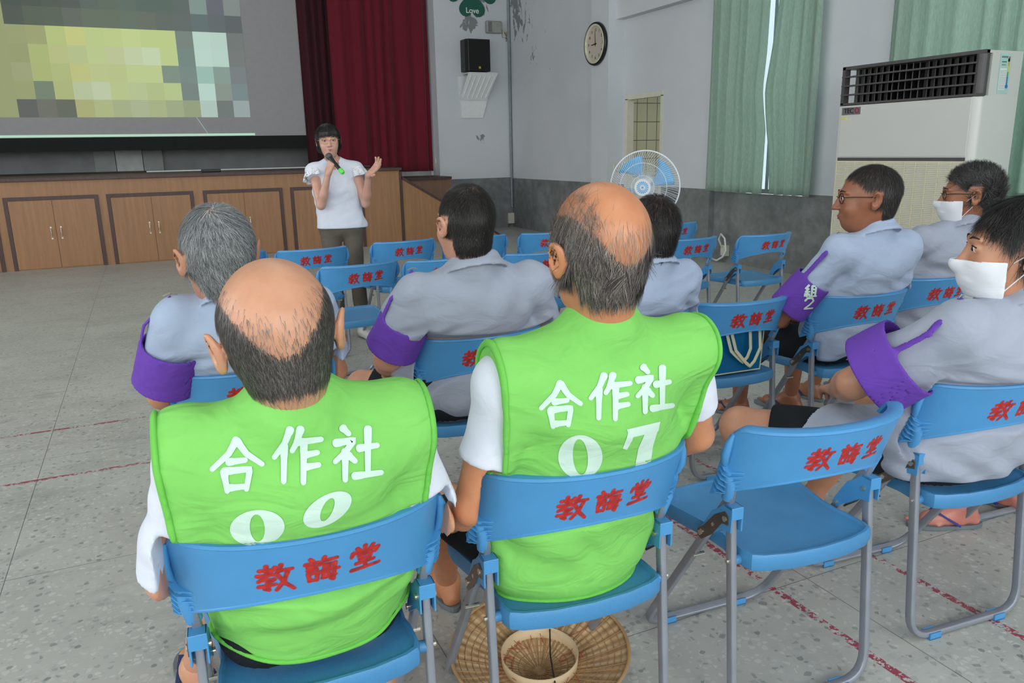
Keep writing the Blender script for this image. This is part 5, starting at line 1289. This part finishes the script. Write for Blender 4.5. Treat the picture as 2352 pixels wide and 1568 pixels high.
# man numbered 07
def skirt07(g): return ell(g, (.0, .115, .54), (.192, .130, .16))
P = dict(ar=.92, head=(-.024, -.088, 1.198), hs=1.05, roll=-.06, yaw=.05, pitch=.02, sh=(.0, -.050, .975), sw=.188, pel=(0, .120, .55), wai=(0, .076, .68), che=(.0, .040, .80), q=.69, R=(.116, .112, .124, .098), tilt=.01,
  armL=rest((-.258, -.02, .715), (-.24, .20, .575), -1), armR=rest((.285, .03, .76), (.20, .27, .60), 1),
  legs=[((-.085, .12, .505), (-.20, .48, .50), (-.10, .78, .075), (-.1, 1)), ((.085, .12, .505), (.15, .50, .50), (.15, .62, .075), (.15, 1))],
  skin=skin('ruddy', (186, 122, 84), (200, 138, 98), (190, 104, 70), (70, 62, 56)), dens=ring_dens(-.018, .100, nape=-.050), stub=.85, hh=.0036,
  hair=[dict(mat=m_hair('black_grey_hair', (36, 33, 31), (168, 158, 150), .72), flow=flow_down(back=.12, side=.12), n=22000, L=.034, wid=.0009, lift=.10, seed=6, jitter=.16, clump=60, droop=.10),
        dict(mat=m_hair('wispy_hair', (60, 52, 46), (140, 128, 118), .5), dens=lambda p: ((np.abs(p[:, 0]) > .045)*(p[:, 2] > .02)*(p[:, 0] < 0)*(p[:, 1] < .08)*1.0+.02*(p[:, 2] > .05)), flow=lambda p: p*np.array([8, -1, 6])+np.array([0, -.3, .3]), n=700, L=.030, wid=.0005, lift=.4, seed=7, jitter=.25),
        dict(mat=m_hair('thin_grey_hair', (120, 96, 80), (180, 168, 158), .5), dens=ring_dens(.055, .05), flow=flow_down(back=.2), n=1500, L=.030, wid=.0006, lift=.05, seed=8)],
  clothes=dict(shirt=True, mat=M['tee'], sleeve=(.62, .62), name='t_shirt', collar=False, hem=.62, o=.006, so=.013, wa=.003, seed=9),
  shorts=dict(mat=M['black'], top=.56, f=.75), sandals=(M['grip'], M['strap']))
P['clothes']['vest'] = dict(mat=M['vest'], edge=M['vestedge'], o=.022, w=.213, flare=.010, hem=.446, skirt=skirt07, seed=33, wa=.0055, wf=15, zarm=.80, h=.0046,
  folds=lambda g: .005*np.sin((g.X*.9+g.Z*.8)*60+np.sin(g.X*30))*np.exp(-((g.Z-.58)/.07)**2))
r, hf = person('seated_man', 'balding man with ruddy scalp in a lime green vest numbered 07, seated centre', (.758, 1.285), math.radians(-4), P)
glyphs(P['_vest'], r, [('he', 1243, 878, 1332, 980), ('zuo', 1357, 860, 1448, 960), ('she', 1463, 842, 1542, 944)], 8.2,
  [ring_print(1333, 1049, (51, 50), (17, 41), -.08, 0), poly_strip([(1430, 1030), (1440, 1004), (1444, 986)], [(1440, 1033), (1452, 1012), (1456, 1000)]),
   poly_strip([(1440, 986), (1517, 968)], [(1446, 1006), (1512, 990)]), poly_strip([(1490, 976), (1466, 1030), (1458, 1074)], [(1517, 968), (1500, 1024), (1494, 1068)])])

# uniformed men
def unifolds(sd):
    def f(g):
        a = .0042*np.sin(112*g.Z+7*np.sin(7*g.X+sd)+sd)*np.exp(-((g.Z-.815)/.040)**2)*(.45+.55*np.sin(11*g.X+sd))
        b = .0045*np.sin(58*(np.abs(g.X)*.9+g.Z*.7)+sd)*np.exp(-((np.abs(g.X)-.17)/.045)**2)*np.exp(-((g.Z-.84)/.08)**2)
        c = .0050*np.sin(46*g.X+24*g.Z+3*np.sin(20*g.Z+sd))*np.clip((.68-g.Z)*6, 0, 1)
        return a+b+c
    return f
def uni(mat, seed, **k): return dict(dict(folds=unifolds(seed), shirt=True, mat=mat, sleeve=.72, hem=.470, so=.022, wa=.0055, wf=24, seed=seed, h=.0058), **k)
pins = dict(s=-1, t0=.42, t1=.80, o=.026, fl=.010)
P = dict(head=(-.088, -.100, 1.112), hs=1.20, yaw=.08, roll=-.04, sh=(-.02, -.055, .935), sw=.185, pel=(0, .10, .55), wai=(0, .07, .67), che=(-.01, .035, .79), q=.58,
  armL=rest((-.262, .06, .70), (-.17, .29, .60), -1), armR=rest((.25, .05, .70), (.17, .28, .60), 1), legs=thigh_legs(), skin=skin('tan', (176, 122, 92), (190, 134, 104), (180, 104, 82), (120, 118, 116)),
  dens=full_dens(whorl=(-.015, -.062, .108, .5)), stub=.8, hh=.005,
  hair=[dict(mat=m_hair('silver_hair', (60, 62, 62), (186, 188, 188), .5), flow=flow_down(w=(-.012, -.055, .120), swirl=.5), n=24000, L=.028, wid=.0010, lift=.12, seed=11, clump=80, droop=.05)],
  clothes=uni(M['uni2'], 41, collar=True), shorts=dict(mat=M['black']), sandals=(M['grip'], M['strap']), armbands=[dict(pins, o=.036, t0=.30, t1=.82)])
person('seated_man', 'grey-haired man in a pale blue-grey uniform shirt with purple armband, seated left', (.24, 2.363), math.radians(4), P)
P = dict(head=(-.085, -.095, 1.150), hs=1.08, yaw=.10, sh=(-.045, -.070, .930), sw=.205, bulk=1.16, pel=(-.01, .11, .56), wai=(-.02, .085, .68), che=(-.035, .05, .80), q=.555, nr=.062, shr=.064, ar=1.2,
  armL=rest((-.325, .05, .71), (-.26, .27, .60), -1), armR=rest((.27, .05, .70), (.17, .30, .60), 1), lr=1.2,
  legs=[((-.10, .12, .515), (-.32, .43, .50), (-.25, .50, .075), (-.3, 1)), ((.10, .12, .515), (.20, .50, .50), (.18, .5, .075), (.2, 1))],
  skin=skin('light', (190, 136, 110), (204, 150, 124), (186, 112, 92), (38, 36, 34)), dens=full_dens(whorl=(.0, -.072, .104, .15), nape=-.082), stub=.95, hh=.005,
  hair=[dict(mat=m_hair('short_black_hair', (22, 21, 20), (64, 58, 52), .8), flow=flow_down(w=(.0, -.065, .12)), n=18000, L=.013, wid=.0011, lift=.35, seed=12, segs=3)],
  clothes=uni(M['uni'], 42, wa=.006, wf=24, so=.026), shorts=dict(mat=M['black'], f=.80), sandals=(M['grip'], M['strap']), armbands=[dict(pins, t0=.38, t1=.86)])
person('seated_man', 'heavy man with cropped black hair and grey shirt, his back to the camera', (1.001, 2.424), math.radians(.7), P)
P = dict(head=(.0, -.085, 1.085), hs=1.08, yaw=.05, sh=(.0, -.06, .905), sw=.165, pel=(0, .10, .54), wai=(0, .07, .66), che=(0, .035, .77), q=.60,
  armL=rest((-.23, .05, .69), (-.17, .28, .60), -1), armR=rest((.225, .05, .69), (.17, .28, .60), 1), legs=thigh_legs(), skin=skin('light2', (186, 130, 104), (200, 146, 118), (182, 106, 86), (36, 34, 32)),
  dens=full_dens(), hh=.0055, hair=[dict(mat=m_hair('spiky_black_hair', (20, 20, 20), (54, 50, 46), .8), flow=flow_down(w=(.0, -.055, .12)), n=7000, L=.022, wid=.0012, lift=.5, seed=13, segs=3)],
  clothes=uni(M['uni2'], 43), shorts=dict(mat=M['black']), sandals=(M['grip'], M['strap']))
person('seated_man', 'slim black-haired man in blue-grey shirt, half hidden behind the head of number 07', (1.63, 2.40), math.radians(-2), P)
DARK = skin('dark', (138, 88, 62), (154, 100, 72), (140, 78, 58), (40, 36, 34))
P = dict(head=(-.070, -.045, 1.160), hs=1.13, yaw=.92, pitch=-.05, sh=(-.02, -.045, .955), sw=.180, pel=(0, .10, .56), wai=(0, .07, .68), che=(-.01, .04, .80), q=.62,
  armL=((-.330, .13, .665), (-.12, .33, .60), dict(f=(.6, .7, -.2), p=(.1, -.3, -1), side=-1, curl=.5)), armR=rest((.24, .06, .70), (.17, .28, .60), 1),
  legs=[((-.085, .12, .515), (-.20, .50, .50), (-.02, .70, .075), (-.35, 1)), ((.085, .12, .515), (.16, .52, .50), (.29, .66, .075), (-.5, 1))],
  skin=DARK, dens=full_dens(front=.060), hh=.0052, face=True, glasses=M['blackp'],
  hair=[dict(mat=m_hair('cropped_dark_hair', (26, 25, 24), (84, 78, 74), .8), flow=flow_down(), n=10000, L=.017, wid=.0011, lift=.3, seed=14, segs=3)],
  clothes=uni(M['uni2'], 44, wa=.005), shorts=dict(mat=M['black'], f=.82), sandals=(M['grip'], M['strap']), armbands=[dict(pins, t0=.40, t1=.85)])
person('seated_man', 'man in profile with black glasses and purple armband, before the air conditioner grille', (2.70, 2.30), math.radians(-1), P)
b_ = P['_band']
V, Q, S_, lay = strokes([('zu', 0, .055, .045, .048, 0), ('two', .0, .0, .045, .05, 0)], .0042, .2)
bv = BVHTree.FromPolygons([tuple(p) for p in b_[0]], [tuple(map(int, f)) for f in b_[1]])
P3 = []; lst = Vector((-.33, .05, .8)); dirn = Vector((.55, .83, 0)).normalized(); sdv = Vector((.83, -.55, 0)); mid = Vector((-.262, .055, .775))
for (x, z), l in zip(V, lay):
    o_ = mid+sdv*(x-.022)+Vector((0, 0, z-.05)); hit = bv.ray_cast(o_-dirn*.5, dirn)
    if hit[0] is not None: lst = hit[0]-dirn*.003
    else: lst = o_-dirn*.03
    P3.append(tuple(lst))
npmesh('lettering', P3, Q, M['print'], b_[2])
P = dict(head=(.060, -.090, 1.140), hs=1.13, yaw=.80, pitch=-.05, sh=(.04, -.05, .940), sw=.185, pel=(.02, .10, .55), wai=(.02, .07, .67), che=(.03, .04, .79), q=.60,
  armL=((-.150, .20, .70), (.02, .36, .63), dict(f=(.7, .7, -.2), p=(.1, -.3, -1), side=-1, curl=.6)), armR=rest((.26, .10, .70), (.15, .32, .62), 1),
  legs=thigh_legs(ay=.60), skin=skin('dark2', (150, 98, 68), (166, 110, 78), (150, 86, 62), (40, 38, 36)), dens=full_dens(front=.075), hh=.0055, face=True, glasses=M['blackp'], mask=True,
  hair=[dict(mat=m_hair('tousled_hair', (24, 24, 24), (96, 92, 88), .82), flow=lambda p: p*np.array([3, 3, 5])+np.array([0, .2, .35]), n=9000, L=.040, wid=.0014, lift=.55, seed=15, clump=60)],
  clothes=uni(M['uni'], 45), shorts=dict(mat=M['black']), sandals=(M['grip'], M['strap']))
person('seated_man', 'man with tousled black hair, glasses and white mask in front of the air conditioner', (3.30, 2.42), math.radians(-5), P)
def skirt3(g): return smin(ell(g, (.0, .09, .57), (.19, .14, .15)), rc(g, (-.10, .16, .54), (-.27, .36, .53), .088, .090), .03)
P = dict(head=(-.050, -.045, 1.108), hs=1.15, yaw=.85, pitch=-.04, sh=(-.015, -.045, .920), sw=.195, bulk=1.05, pel=(0, .10, .55), wai=(0, .07, .67), che=(-.0, .04, .78), q=.57, ar=1.1, tilt=-.0,
  armL=((-.345, .15, .745), (-.18, .38, .64), dict(f=(.5, .8, -.2), p=(.1, -.3, -1), side=-1, curl=.5)), armR=rest((.27, .08, .70), (.16, .32, .60), 1), lr=1.1,
  legs=[((-.10, .12, .515), (-.425, .53, .505), (-.20, .73, .075), (-.3, 1)), ((.10, .12, .515), (.16, .55, .50), (.09, .75, .075), (.0, 1))],
  skin=skin('tan2', (188, 132, 102), (200, 146, 114), (180, 110, 86), (34, 32, 32)), dens=full_dens(front=.072, nape=-.080), hh=.0045, face=True, mask=True,
  hair=[dict(mat=m_hair('glossy_black_hair', (20, 20, 20), (78, 74, 70), .85), flow=flow_down(w=(.02, -.05, .125), back=.3), n=13000, L=.040, wid=.0013, lift=.14, seed=16, clump=50, droop=.06)],
  clothes=uni(M['uni'], 46, skirt=skirt3, sleeve=.66, so=.034, o=.016, wa=.006, wf=17, h=.0055), shorts=dict(mat=M['black'], f=.80), sandals=(M['grip'], M['strap']), armbands=[dict(pins, o=.053, t0=.46, t1=.84, fl=.012)])
person('seated_man', 'black-haired man in white mask and grey shirt cut by the right edge', (2.02, 1.262), math.radians(-5), P)
P = dict(head=(0, -.03, 1.10), hs=1.1, sh=(0, -.03, .93), sw=.19, pel=(0, .08, .55), wai=(0, .05, .67), che=(0, .01, .80), q=.6, armL=rest((-.24, .06, .70), (-.16, .30, .60), -1), armR=rest((.24, .06, .70), (.16, .30, .60), 1),
  legs=[((-.085, .12, .505), (-.15, .50, .50), (-.19, .42, .075), (-.9, .35)), ((.085, .12, .505), (.15, .52, .50), (.10, .45, .075), (-.2, 1))], skin=skin('pink', (190, 120, 104), (204, 136, 120), (200, 100, 96), (34, 32, 32)), dens=full_dens(), hh=.007, h=.010, handh=.007,
  clothes=uni(M['uni'], 47, h=.008), shorts=dict(mat=M['black'], h=.012), sandals=(M['grip'], simple('royal_blue_strap', (36, 52, 140), .6)))
person('seated_man', 'man past the right edge, only his blue-strapped sandal in view', (2.74, 1.24), math.radians(-5), P)

# ---------------------------------------------------------------- the standing woman
RZ = math.radians(165)
WSK = skin('fair', (196, 148, 128), (208, 162, 142), (206, 136, 118), (24, 20, 20))
P = dict(seat=False, head=(.030, .02, 1.463), hs=.96, yaw=.10, pitch=-.03, roll=.05, fem=True, sh=(0, 0, 1.262), sw=.148, pel=(-.02, -.01, .86), wai=(-.01, -.01, 1.01), che=(0, -.0, 1.12), q=.60, R=(.094, .076, .086, .066), nr=.044, shr=.045, ar=.80, tilt=.0,
  armL=((-.208, .07, 1.020), (-.240, .185, 1.225), dict(f=(-.62, .25, .62), p=(.45, .55, .70), side=1, curls=(.32, .26, .34, .50), spread=2.6, sc=1.0)),
  armR=((.110, .12, 1.020), (.040, .190, 1.245), dict(f=(-.35, .1, .85), p=(-.62, -.60, .1), side=1, curls=(1.15, 1.2, 1.25, 1.3), spread=.7, sc=.92)),
  lr=.84, legs=[((-.095, -.01, .83), (-.11, .03, .46), (-.135, .0, .085), (-.35, 1)), ((.065, -.01, .83), (.06, .02, .46), (.05, -.03, .085), (.25, 1))],
  skin=WSK, dens=full_dens(front=.082, nape=-.05), stub=.95, hh=.0036, h=.006, handh=.0030, feet=False, face=True,
  clothes=dict(shirt=True, mat=M['tee'], name='blouse', vneck=True, sleeve=.22, hem=.845, o=.012, so=.022, collar=False, wa=.003, wf=24, seed=50, h=.0055, skirt=lambda g: rc(g, (-.02, 0, .84), (-.01, 0, 1.02), .100, .082, (.60, 1, 1))),
  shorts=dict(mat=m_cloth('taupe_trousers', (98, 90, 80), .05, .85), long=True, name='trousers', top=.90, h=.007))
wm, hf = person('standing_woman', 'woman in a white lace-sleeved blouse and taupe trousers speaking into a microphone', (1.275, 5.80), RZ, P)
# bob haircut: solid cap plus strands
c = hf.w((0, 0, 0)); g = Grid(c-.17, c+.17, .0042); gl = hf.grid_local(g)
cap = smin(ell(gl, (0, -.022, .034), (.092, .108, .102)), ell(gl, (0, -.030, -.035), (.092, .078, .075)), .03)
face = ell(gl, (0, .125, -.030), (.066, .085, .088)); inner = head_sdf(gl, True, 1, False)
d = smax(cap, -face, .006); d = smax(d, -(gl.Z+.088+.25*np.clip(gl.Y, -.1, .1)), .01); d = d+.0022*np.sin(np.arctan2(gl.X, gl.Y+.02)*26+gl.Z*18); d = smax(d, np.minimum(gl.Y-.038, .050-gl.Z), .006)*hf.sc
hair_v, hair_q = nets(d, g); BH = m_hair('black_bob_hair', (18, 15, 15), (46, 38, 36), .8, .35)
npmesh('hair', relax(hair_v, hair_q, 1), hair_q, BH, wm, {'rnd': np.full(len(hair_v), .35)})
fr = lambda p: ((p[:, 1] > .02)*(p[:, 2] > .045)*(p[:, 1] < .10)*1.0)
hV, hQ, rn = strands(hf, hair_v, hair_q, lambda p: ((p[:, 2] > -.02)*1.0), lambda p: p*np.array([6, 4, 0])*.5+np.array([0, 0, -1.]), 4200, .04, .0016, .03, 61, droop=.25, jitter=.12)
npmesh('hair_strands', hV, hQ, BH, wm, {'rnd': rn}, smooth=False)
# fringe
r_ = np.random.default_rng(3); b = B()
for k in range(60):
    x = -.062+.124*k/59; zt_ = .100-abs(x)*.25; b.tube([hf.w((x*.8, .050-abs(x)*.2, zt_+.012)), hf.w((x, .098-abs(x)*.42, .074)), hf.w((x*1.04+r_.uniform(-.002, .002), .099-abs(x)*.45, .048-.008*r_.random()))], [.0022, .0022, .0007], 5)
b.make('fringe', BH.copy(), wm); 
for s_ in wm.children:
    if s_.name.startswith('fringe'): s_.data.materials[0] = simple('black_fringe', (26, 21, 21), .4, 0, .1)
spec_glasses(wm, hf, simple('gold_wire', (206, 180, 130), .3, .8), .0235, .0016)
# lace frill sleeves
lace = NT('white_lace'); lace.col(srgb(228, 230, 234)); lace.set(Roughness=.9)
vr = lace.n('ShaderNodeTexVoronoi'); vr.inputs['Scale'].default_value = 70; vr.feature = 'DISTANCE_TO_EDGE'; lace.l(lace.co(), vr.inputs['Vector'])
tr = lace.n('ShaderNodeBsdfTransparent'); mx = lace.n('ShaderNodeMixShader'); lace.l(lace.math('GREATER_THAN', vr.outputs['Distance'], .26), mx.inputs[0]); lace.l(lace.b.outputs[0], mx.inputs[1]); lace.l(tr.outputs[0], mx.inputs[2]); lace.l(mx.outputs[0], lace.out.inputs[0])
for s in (-1, 1):
    b = B(); V = []; n = 40; rows_ = 7; el = Vector((.110, .12, 1.020)) if s > 0 else Vector((-.208, .07, 1.020)); shp = Vector((s*.148, 0, 1.262)); ax_ = (el-shp).normalized()
    u1 = Vector((s, 0, .2)); u1 = (u1-ax_*u1.dot(ax_)).normalized(); u2 = ax_.cross(u1)
    for j in range(rows_):
        f = j/(rows_-1)
        for i in range(n+1):
            t = -1.9+3.8*i/n; rr = .058+.030*f+.008*f*math.sin(t*9); p = shp+ax_*(-.018+.085*f)*(1)+(u1*math.cos(t)+u2*math.sin(t))*rr; V.append(p)
    F = [(j*(n+1)+i, j*(n+1)+i+1, (j+1)*(n+1)+i+1, (j+1)*(n+1)+i) for j in range(rows_-1) for i in range(n)]
    o = B().add(V, F).make('lace_frill', lace.m, wm, smooth=True); md = o.modifiers.new('s', 'SOLIDIFY'); md.thickness = .0015
# shoes
shoem = simple('white_canvas_shoe', (206, 204, 200), .6, 0, .04)
for L in P['legs']:
    an = V3(*L[2]); fd = _n(np.array([L[3][0], L[3][1], 0.])); g = Grid(an+V3(-.22, -.22, -an[2]), an+V3(.22, .22, .06), .005)
    d = smin(rc(g, an*V3(1, 1, 0)+V3(0, 0, .045)-fd*.02, an*V3(1, 1, 0)+V3(0, 0, .036)+fd*.14, .046, .040), rc(g, an-V3(0, 0, .01), an-V3(0, 0, .04), .042, .044), .03); d = smax(d, .002-g.Z, .003); d = smax(d, g.Z-.085, .004)
    v, qd = nets(d, g); sh_ = npmesh('shoe', relax(v, qd, 1), qd, shoem, wm)
    bb = B(); pr = np.array([-fd[1], fd[0], 0]); base = an*V3(1, 1, 0)
    for k in range(3): q_ = base+fd*(.055+.022*k)+V3(0, 0, .088-.008*k); bb.tube([q_-pr*.02, q_+V3(0, 0, .003), q_+pr*.02], .003, 6)
    bb.make('lace', M['white'], sh_)
# microphone, a thing of its own held in her hand
Mw = Matrix.Translation((1.275, 5.80, 0))@Matrix.Rotation(RZ, 4, 'Z')
top_, bot_ = Mw@Vector((.035, .150, 1.372)), Mw@Vector((-.055, .262, 1.262)); ax_ = (bot_-top_).normalized()
mc = empty('microphone', tuple(bot_)); tag(mc, 'black hand microphone with a green end ring held to her chin', 'microphone')
T0 = top_-bot_; e = lambda f: tuple(T0*(1-f))
Bm = B().tube([e(.18), e(.55), e(.97)], [.017, .0145, .0130], 20); Bm.make('handle', M['blackp'], mc, auto=True)
B().tube([e(-.02), e(.0), e(.06), e(.14), e(.20)], [.012, .020, .0255, .0245, .018], 20).make('grille', M['darkgrey'], mc, smooth=True)
B().tube([e(.90), e(.97), e(1.08), e(1.14)], [.0140, .0165, .0165, .011], 20).make('end_ring', simple('neon_green_rubber', (96, 220, 80), .5), mc, auto=True)

# ---------------------------------------------------------------- tote bag on a chair, hat, bottle
def tp(name, c, alpha, rough=.15):
    t = NT(name); t.col(srgb(*c)); t.set(Roughness=rough); tr = t.n('ShaderNodeBsdfTransparent'); tr.inputs[0].default_value = srgb(*[min(255, int(v*.4+150)) for v in c]); mx = t.n('ShaderNodeMixShader'); mx.inputs[0].default_value = alpha
    t.l(tr.outputs[0], mx.inputs[1]); t.l(t.b.outputs[0], mx.inputs[2]); t.l(mx.outputs[0], t.out.inputs[0]); return t.m
tb = empty('tote_bag', (2.158, 2.425, .452), math.radians(-3)); tag(tb, 'clear blue plastic tote bag with cream straps standing on the seat', 'bag')
def slab(x0, x1, x2, x3, z0, z1, y0, y1, th):
    return B().add([(x0, y0, z0), (x1, y0, z0), (x3, y1, z1), (x2, y1, z1), (x0, y0+th, z0), (x1, y0+th, z0), (x3, y1+th, z1), (x2, y1+th, z1)], [(0, 1, 2, 3), (7, 6, 5, 4), (0, 4, 5, 1), (1, 5, 6, 2), (2, 6, 7, 3), (3, 7, 4, 0)])
bl = tp('clear_blue_vinyl', (10, 110, 160), .72)
slab(-.155, .125, -.140, .165, .002, .205, .02, .05, .002).make('rear_panel', bl, tb); slab(-.155, .125, -.140, .165, .002, .205, .12, .11, .002).make('front_panel', bl, tb)
B().add([(-.155, .02, .002), (-.155, .12, .002), (-.140, .11, .205), (-.140, .05, .205)], [(0, 1, 2, 3)]).add([(.125, .02, .002), (.125, .12, .002), (.165, .11, .205), (.165, .05, .205)], [(3, 2, 1, 0)]).add([(-.155, .02, .002), (.125, .02, .002), (.125, .12, .002), (-.155, .12, .002)], [(0, 1, 2, 3)]).make('gusset', bl, tb)
cream = m_cloth('cream_webbing', (206, 204, 170), .05, .85)
bd_ = B()
for y0, y1 in ((.018, .048), (.122, .112)):
    bd_.tube([(-.155, y0, .003), (-.140, y1, .205), (.165, y1, .205), (.125, y0, .003)], .0035, 8, closed=True)
bd_.make('piping', cream, tb)
for (xa_, xb_, zl, yy) in ((-.045, .080, .045, .010), (-.025, .125, .025, .004)):
    cxm = (xa_+xb_)/2+.012
    pts = [(xa_, .045, .20), (xa_+.004, yy+.02, .165), (xa_+.012, yy, .10), (cxm-.022, yy, zl+.018), (cxm, yy, zl), (cxm+.022, yy, zl+.020), (xb_-.014, yy, .10), (xb_-.004, yy+.02, .165), (xb_, .045, .20)]
    q_ = []
    for i in range(len(pts)-1):
        for t_ in (0, .33, .66): q_.append(tuple(a+(b2-a)*t_ for a, b2 in zip(pts[i], pts[i+1])))
    q_.append(pts[-1]); B().tube(q_, 0, 8, flat=(.0015, .0075), up=(0, 1, 0)).make('strap', cream, tb, smooth=True)
slab(-.130, -.005, -.110, .020, .006, .062, .030, .040, .001).make('paper_sheet', M['print'].copy(), tb)
slab(-.06, .11, -.05, .12, .006, .15, .075, .075, .012).make('booklet', simple('teal_booklet', (20, 96, 130), .5), tb)
# conical bamboo hat
hc_ = empty('bamboo_hat', (.815, 1.630, 0)); tag(hc_, 'round woven bamboo hat lying upside down on the floor under the chair', 'hat'); hc_.scale = (1.07, 1.07, 1.0); hc_.rotation_euler = (math.radians(4), math.radians(-2), 0)
t = NT('woven_bamboo_leaf'); sp = t.n('ShaderNodeSeparateXYZ'); t.l(t.co(), sp.inputs[0])
ang = t.math('ARCTAN2', sp.outputs[1], sp.outputs[0]); rad = t.math('SQRT', t.math('ADD', t.math('MULTIPLY', sp.outputs[0], sp.outputs[0]), t.math('MULTIPLY', sp.outputs[1], sp.outputs[1])))
w1 = t.math('SINE', t.math('MULTIPLY', ang, 46)); n_ = t.noise(30, 4, .6); n3 = t.noise(5, 3)
c = t.ramp(t.math('ADD', t.math('MULTIPLY', n_, .7), t.math('MULTIPLY', w1, .16)), [(.1, srgb(150, 116, 76)), (.38, srgb(196, 162, 118)), (.62, srgb(224, 196, 154))])
c = t.mix(t.ramp(n3, [(.5, (0, 0, 0)), (.7, (.4, .4, .4))]), c, srgb(188, 150, 110)); t.col(c); t.set(Roughness=.6); t.bump(w1, .3, .002)
V = []; n = 72; prof = [(0, .004), (.04, .016), (.08, .030), (.12, .046), (.16, .062), (.20, .078), (.222, .090)]
rib = simple('bamboo_rib', (176, 138, 92), .5, 0, .1)
B().lathe(prof+[(.222, .086), (.20, .074), (.12, .042), (.04, .012), (0, .0)], n).make('leaf_cone', t.m, hc_, smooth=True)
zz_ = lambda rr: float(np.interp(rr, [p[0] for p in prof], [p[1] for p in prof]))+.0015
g_ = B()
for rr in [.02+.0167*k for k in range(12)]: g_.tube([(rr*math.cos(a_), rr*math.sin(a_), zz_(rr)) for a_ in [2*PI*i/60 for i in range(60)]], .0009, 5, closed=True)
for k in range(40):
    a_ = 2*PI*k/40+.04*math.sin(k*3); g_.tube([(rr*math.cos(a_+rr*.4), rr*math.sin(a_+rr*.4), zz_(rr)) for rr in (.015, .08, .15, .22)], .0009, 5)
g_.make('ribs', rib, hc_)
B().tube([(.222*math.cos(a_), .222*math.sin(a_), .090) for a_ in [2*PI*i/72 for i in range(72)]], .0045, 8, closed=True).make('rim', rib, hc_, smooth=True)
B().lathe([(.092, .036), (.095, .070), (.0975, .070), (.0955, .034)], 60).make('headband', simple('pale_bamboo_band', (206, 180, 140), .55, 0, .08), hc_, smooth=True)
g_ = B(); rr_ = random.Random(4)
for k in range(16):
    a_ = rr_.uniform(0, 6.28); q0 = Vector((.1*math.cos(a_), .1*math.sin(a_), .055)); pts = [q0]
    for m_ in range(4): q0 = q0+Vector((rr_.uniform(-.03, .03), rr_.uniform(-.03, .03), 0)); q0.z = zz_(math.hypot(q0.x, q0.y))+.004; pts.append(tuple(q0))
    g_.tube([tuple(p) for p in pts], .0008, 5)
g_.make('red_thread', simple('red_thread', (170, 50, 40), .7), hc_)
B().tube([(.065, .068, .066), (.03, .0, .050), (.0, -.07, .068), (-.02, -.13, .052), (-.03, -.20, .082)], .0022, 6).make('chin_cord', M['blackp'], hc_, smooth=True)
# bottle of tea on the floor
bt = empty('drink_bottle', (2.292, 2.80, 0)); tag(bt, 'clear plastic bottle of amber tea standing on the floor beside the green sleeve', 'bottle')
B().lathe([(0, .002), (.030, .002), (.034, .01), (.034, .15), (.031, .165), (.016, .195), (.0135, .215), (.0135, .225)], 28).make('bottle_body', tp('clear_plastic', (190, 170, 130), .35), bt, smooth=True)
B().lathe([(0, .004), (.0325, .004), (.0325, .12), (0, .12)], 28).make('tea', tp('amber_tea', (170, 110, 40), .7), bt, smooth=True)
B().tube([(0, 0, .215), (0, 0, .235)], .0155, 20).make('cap', M['white'], bt, auto=True)
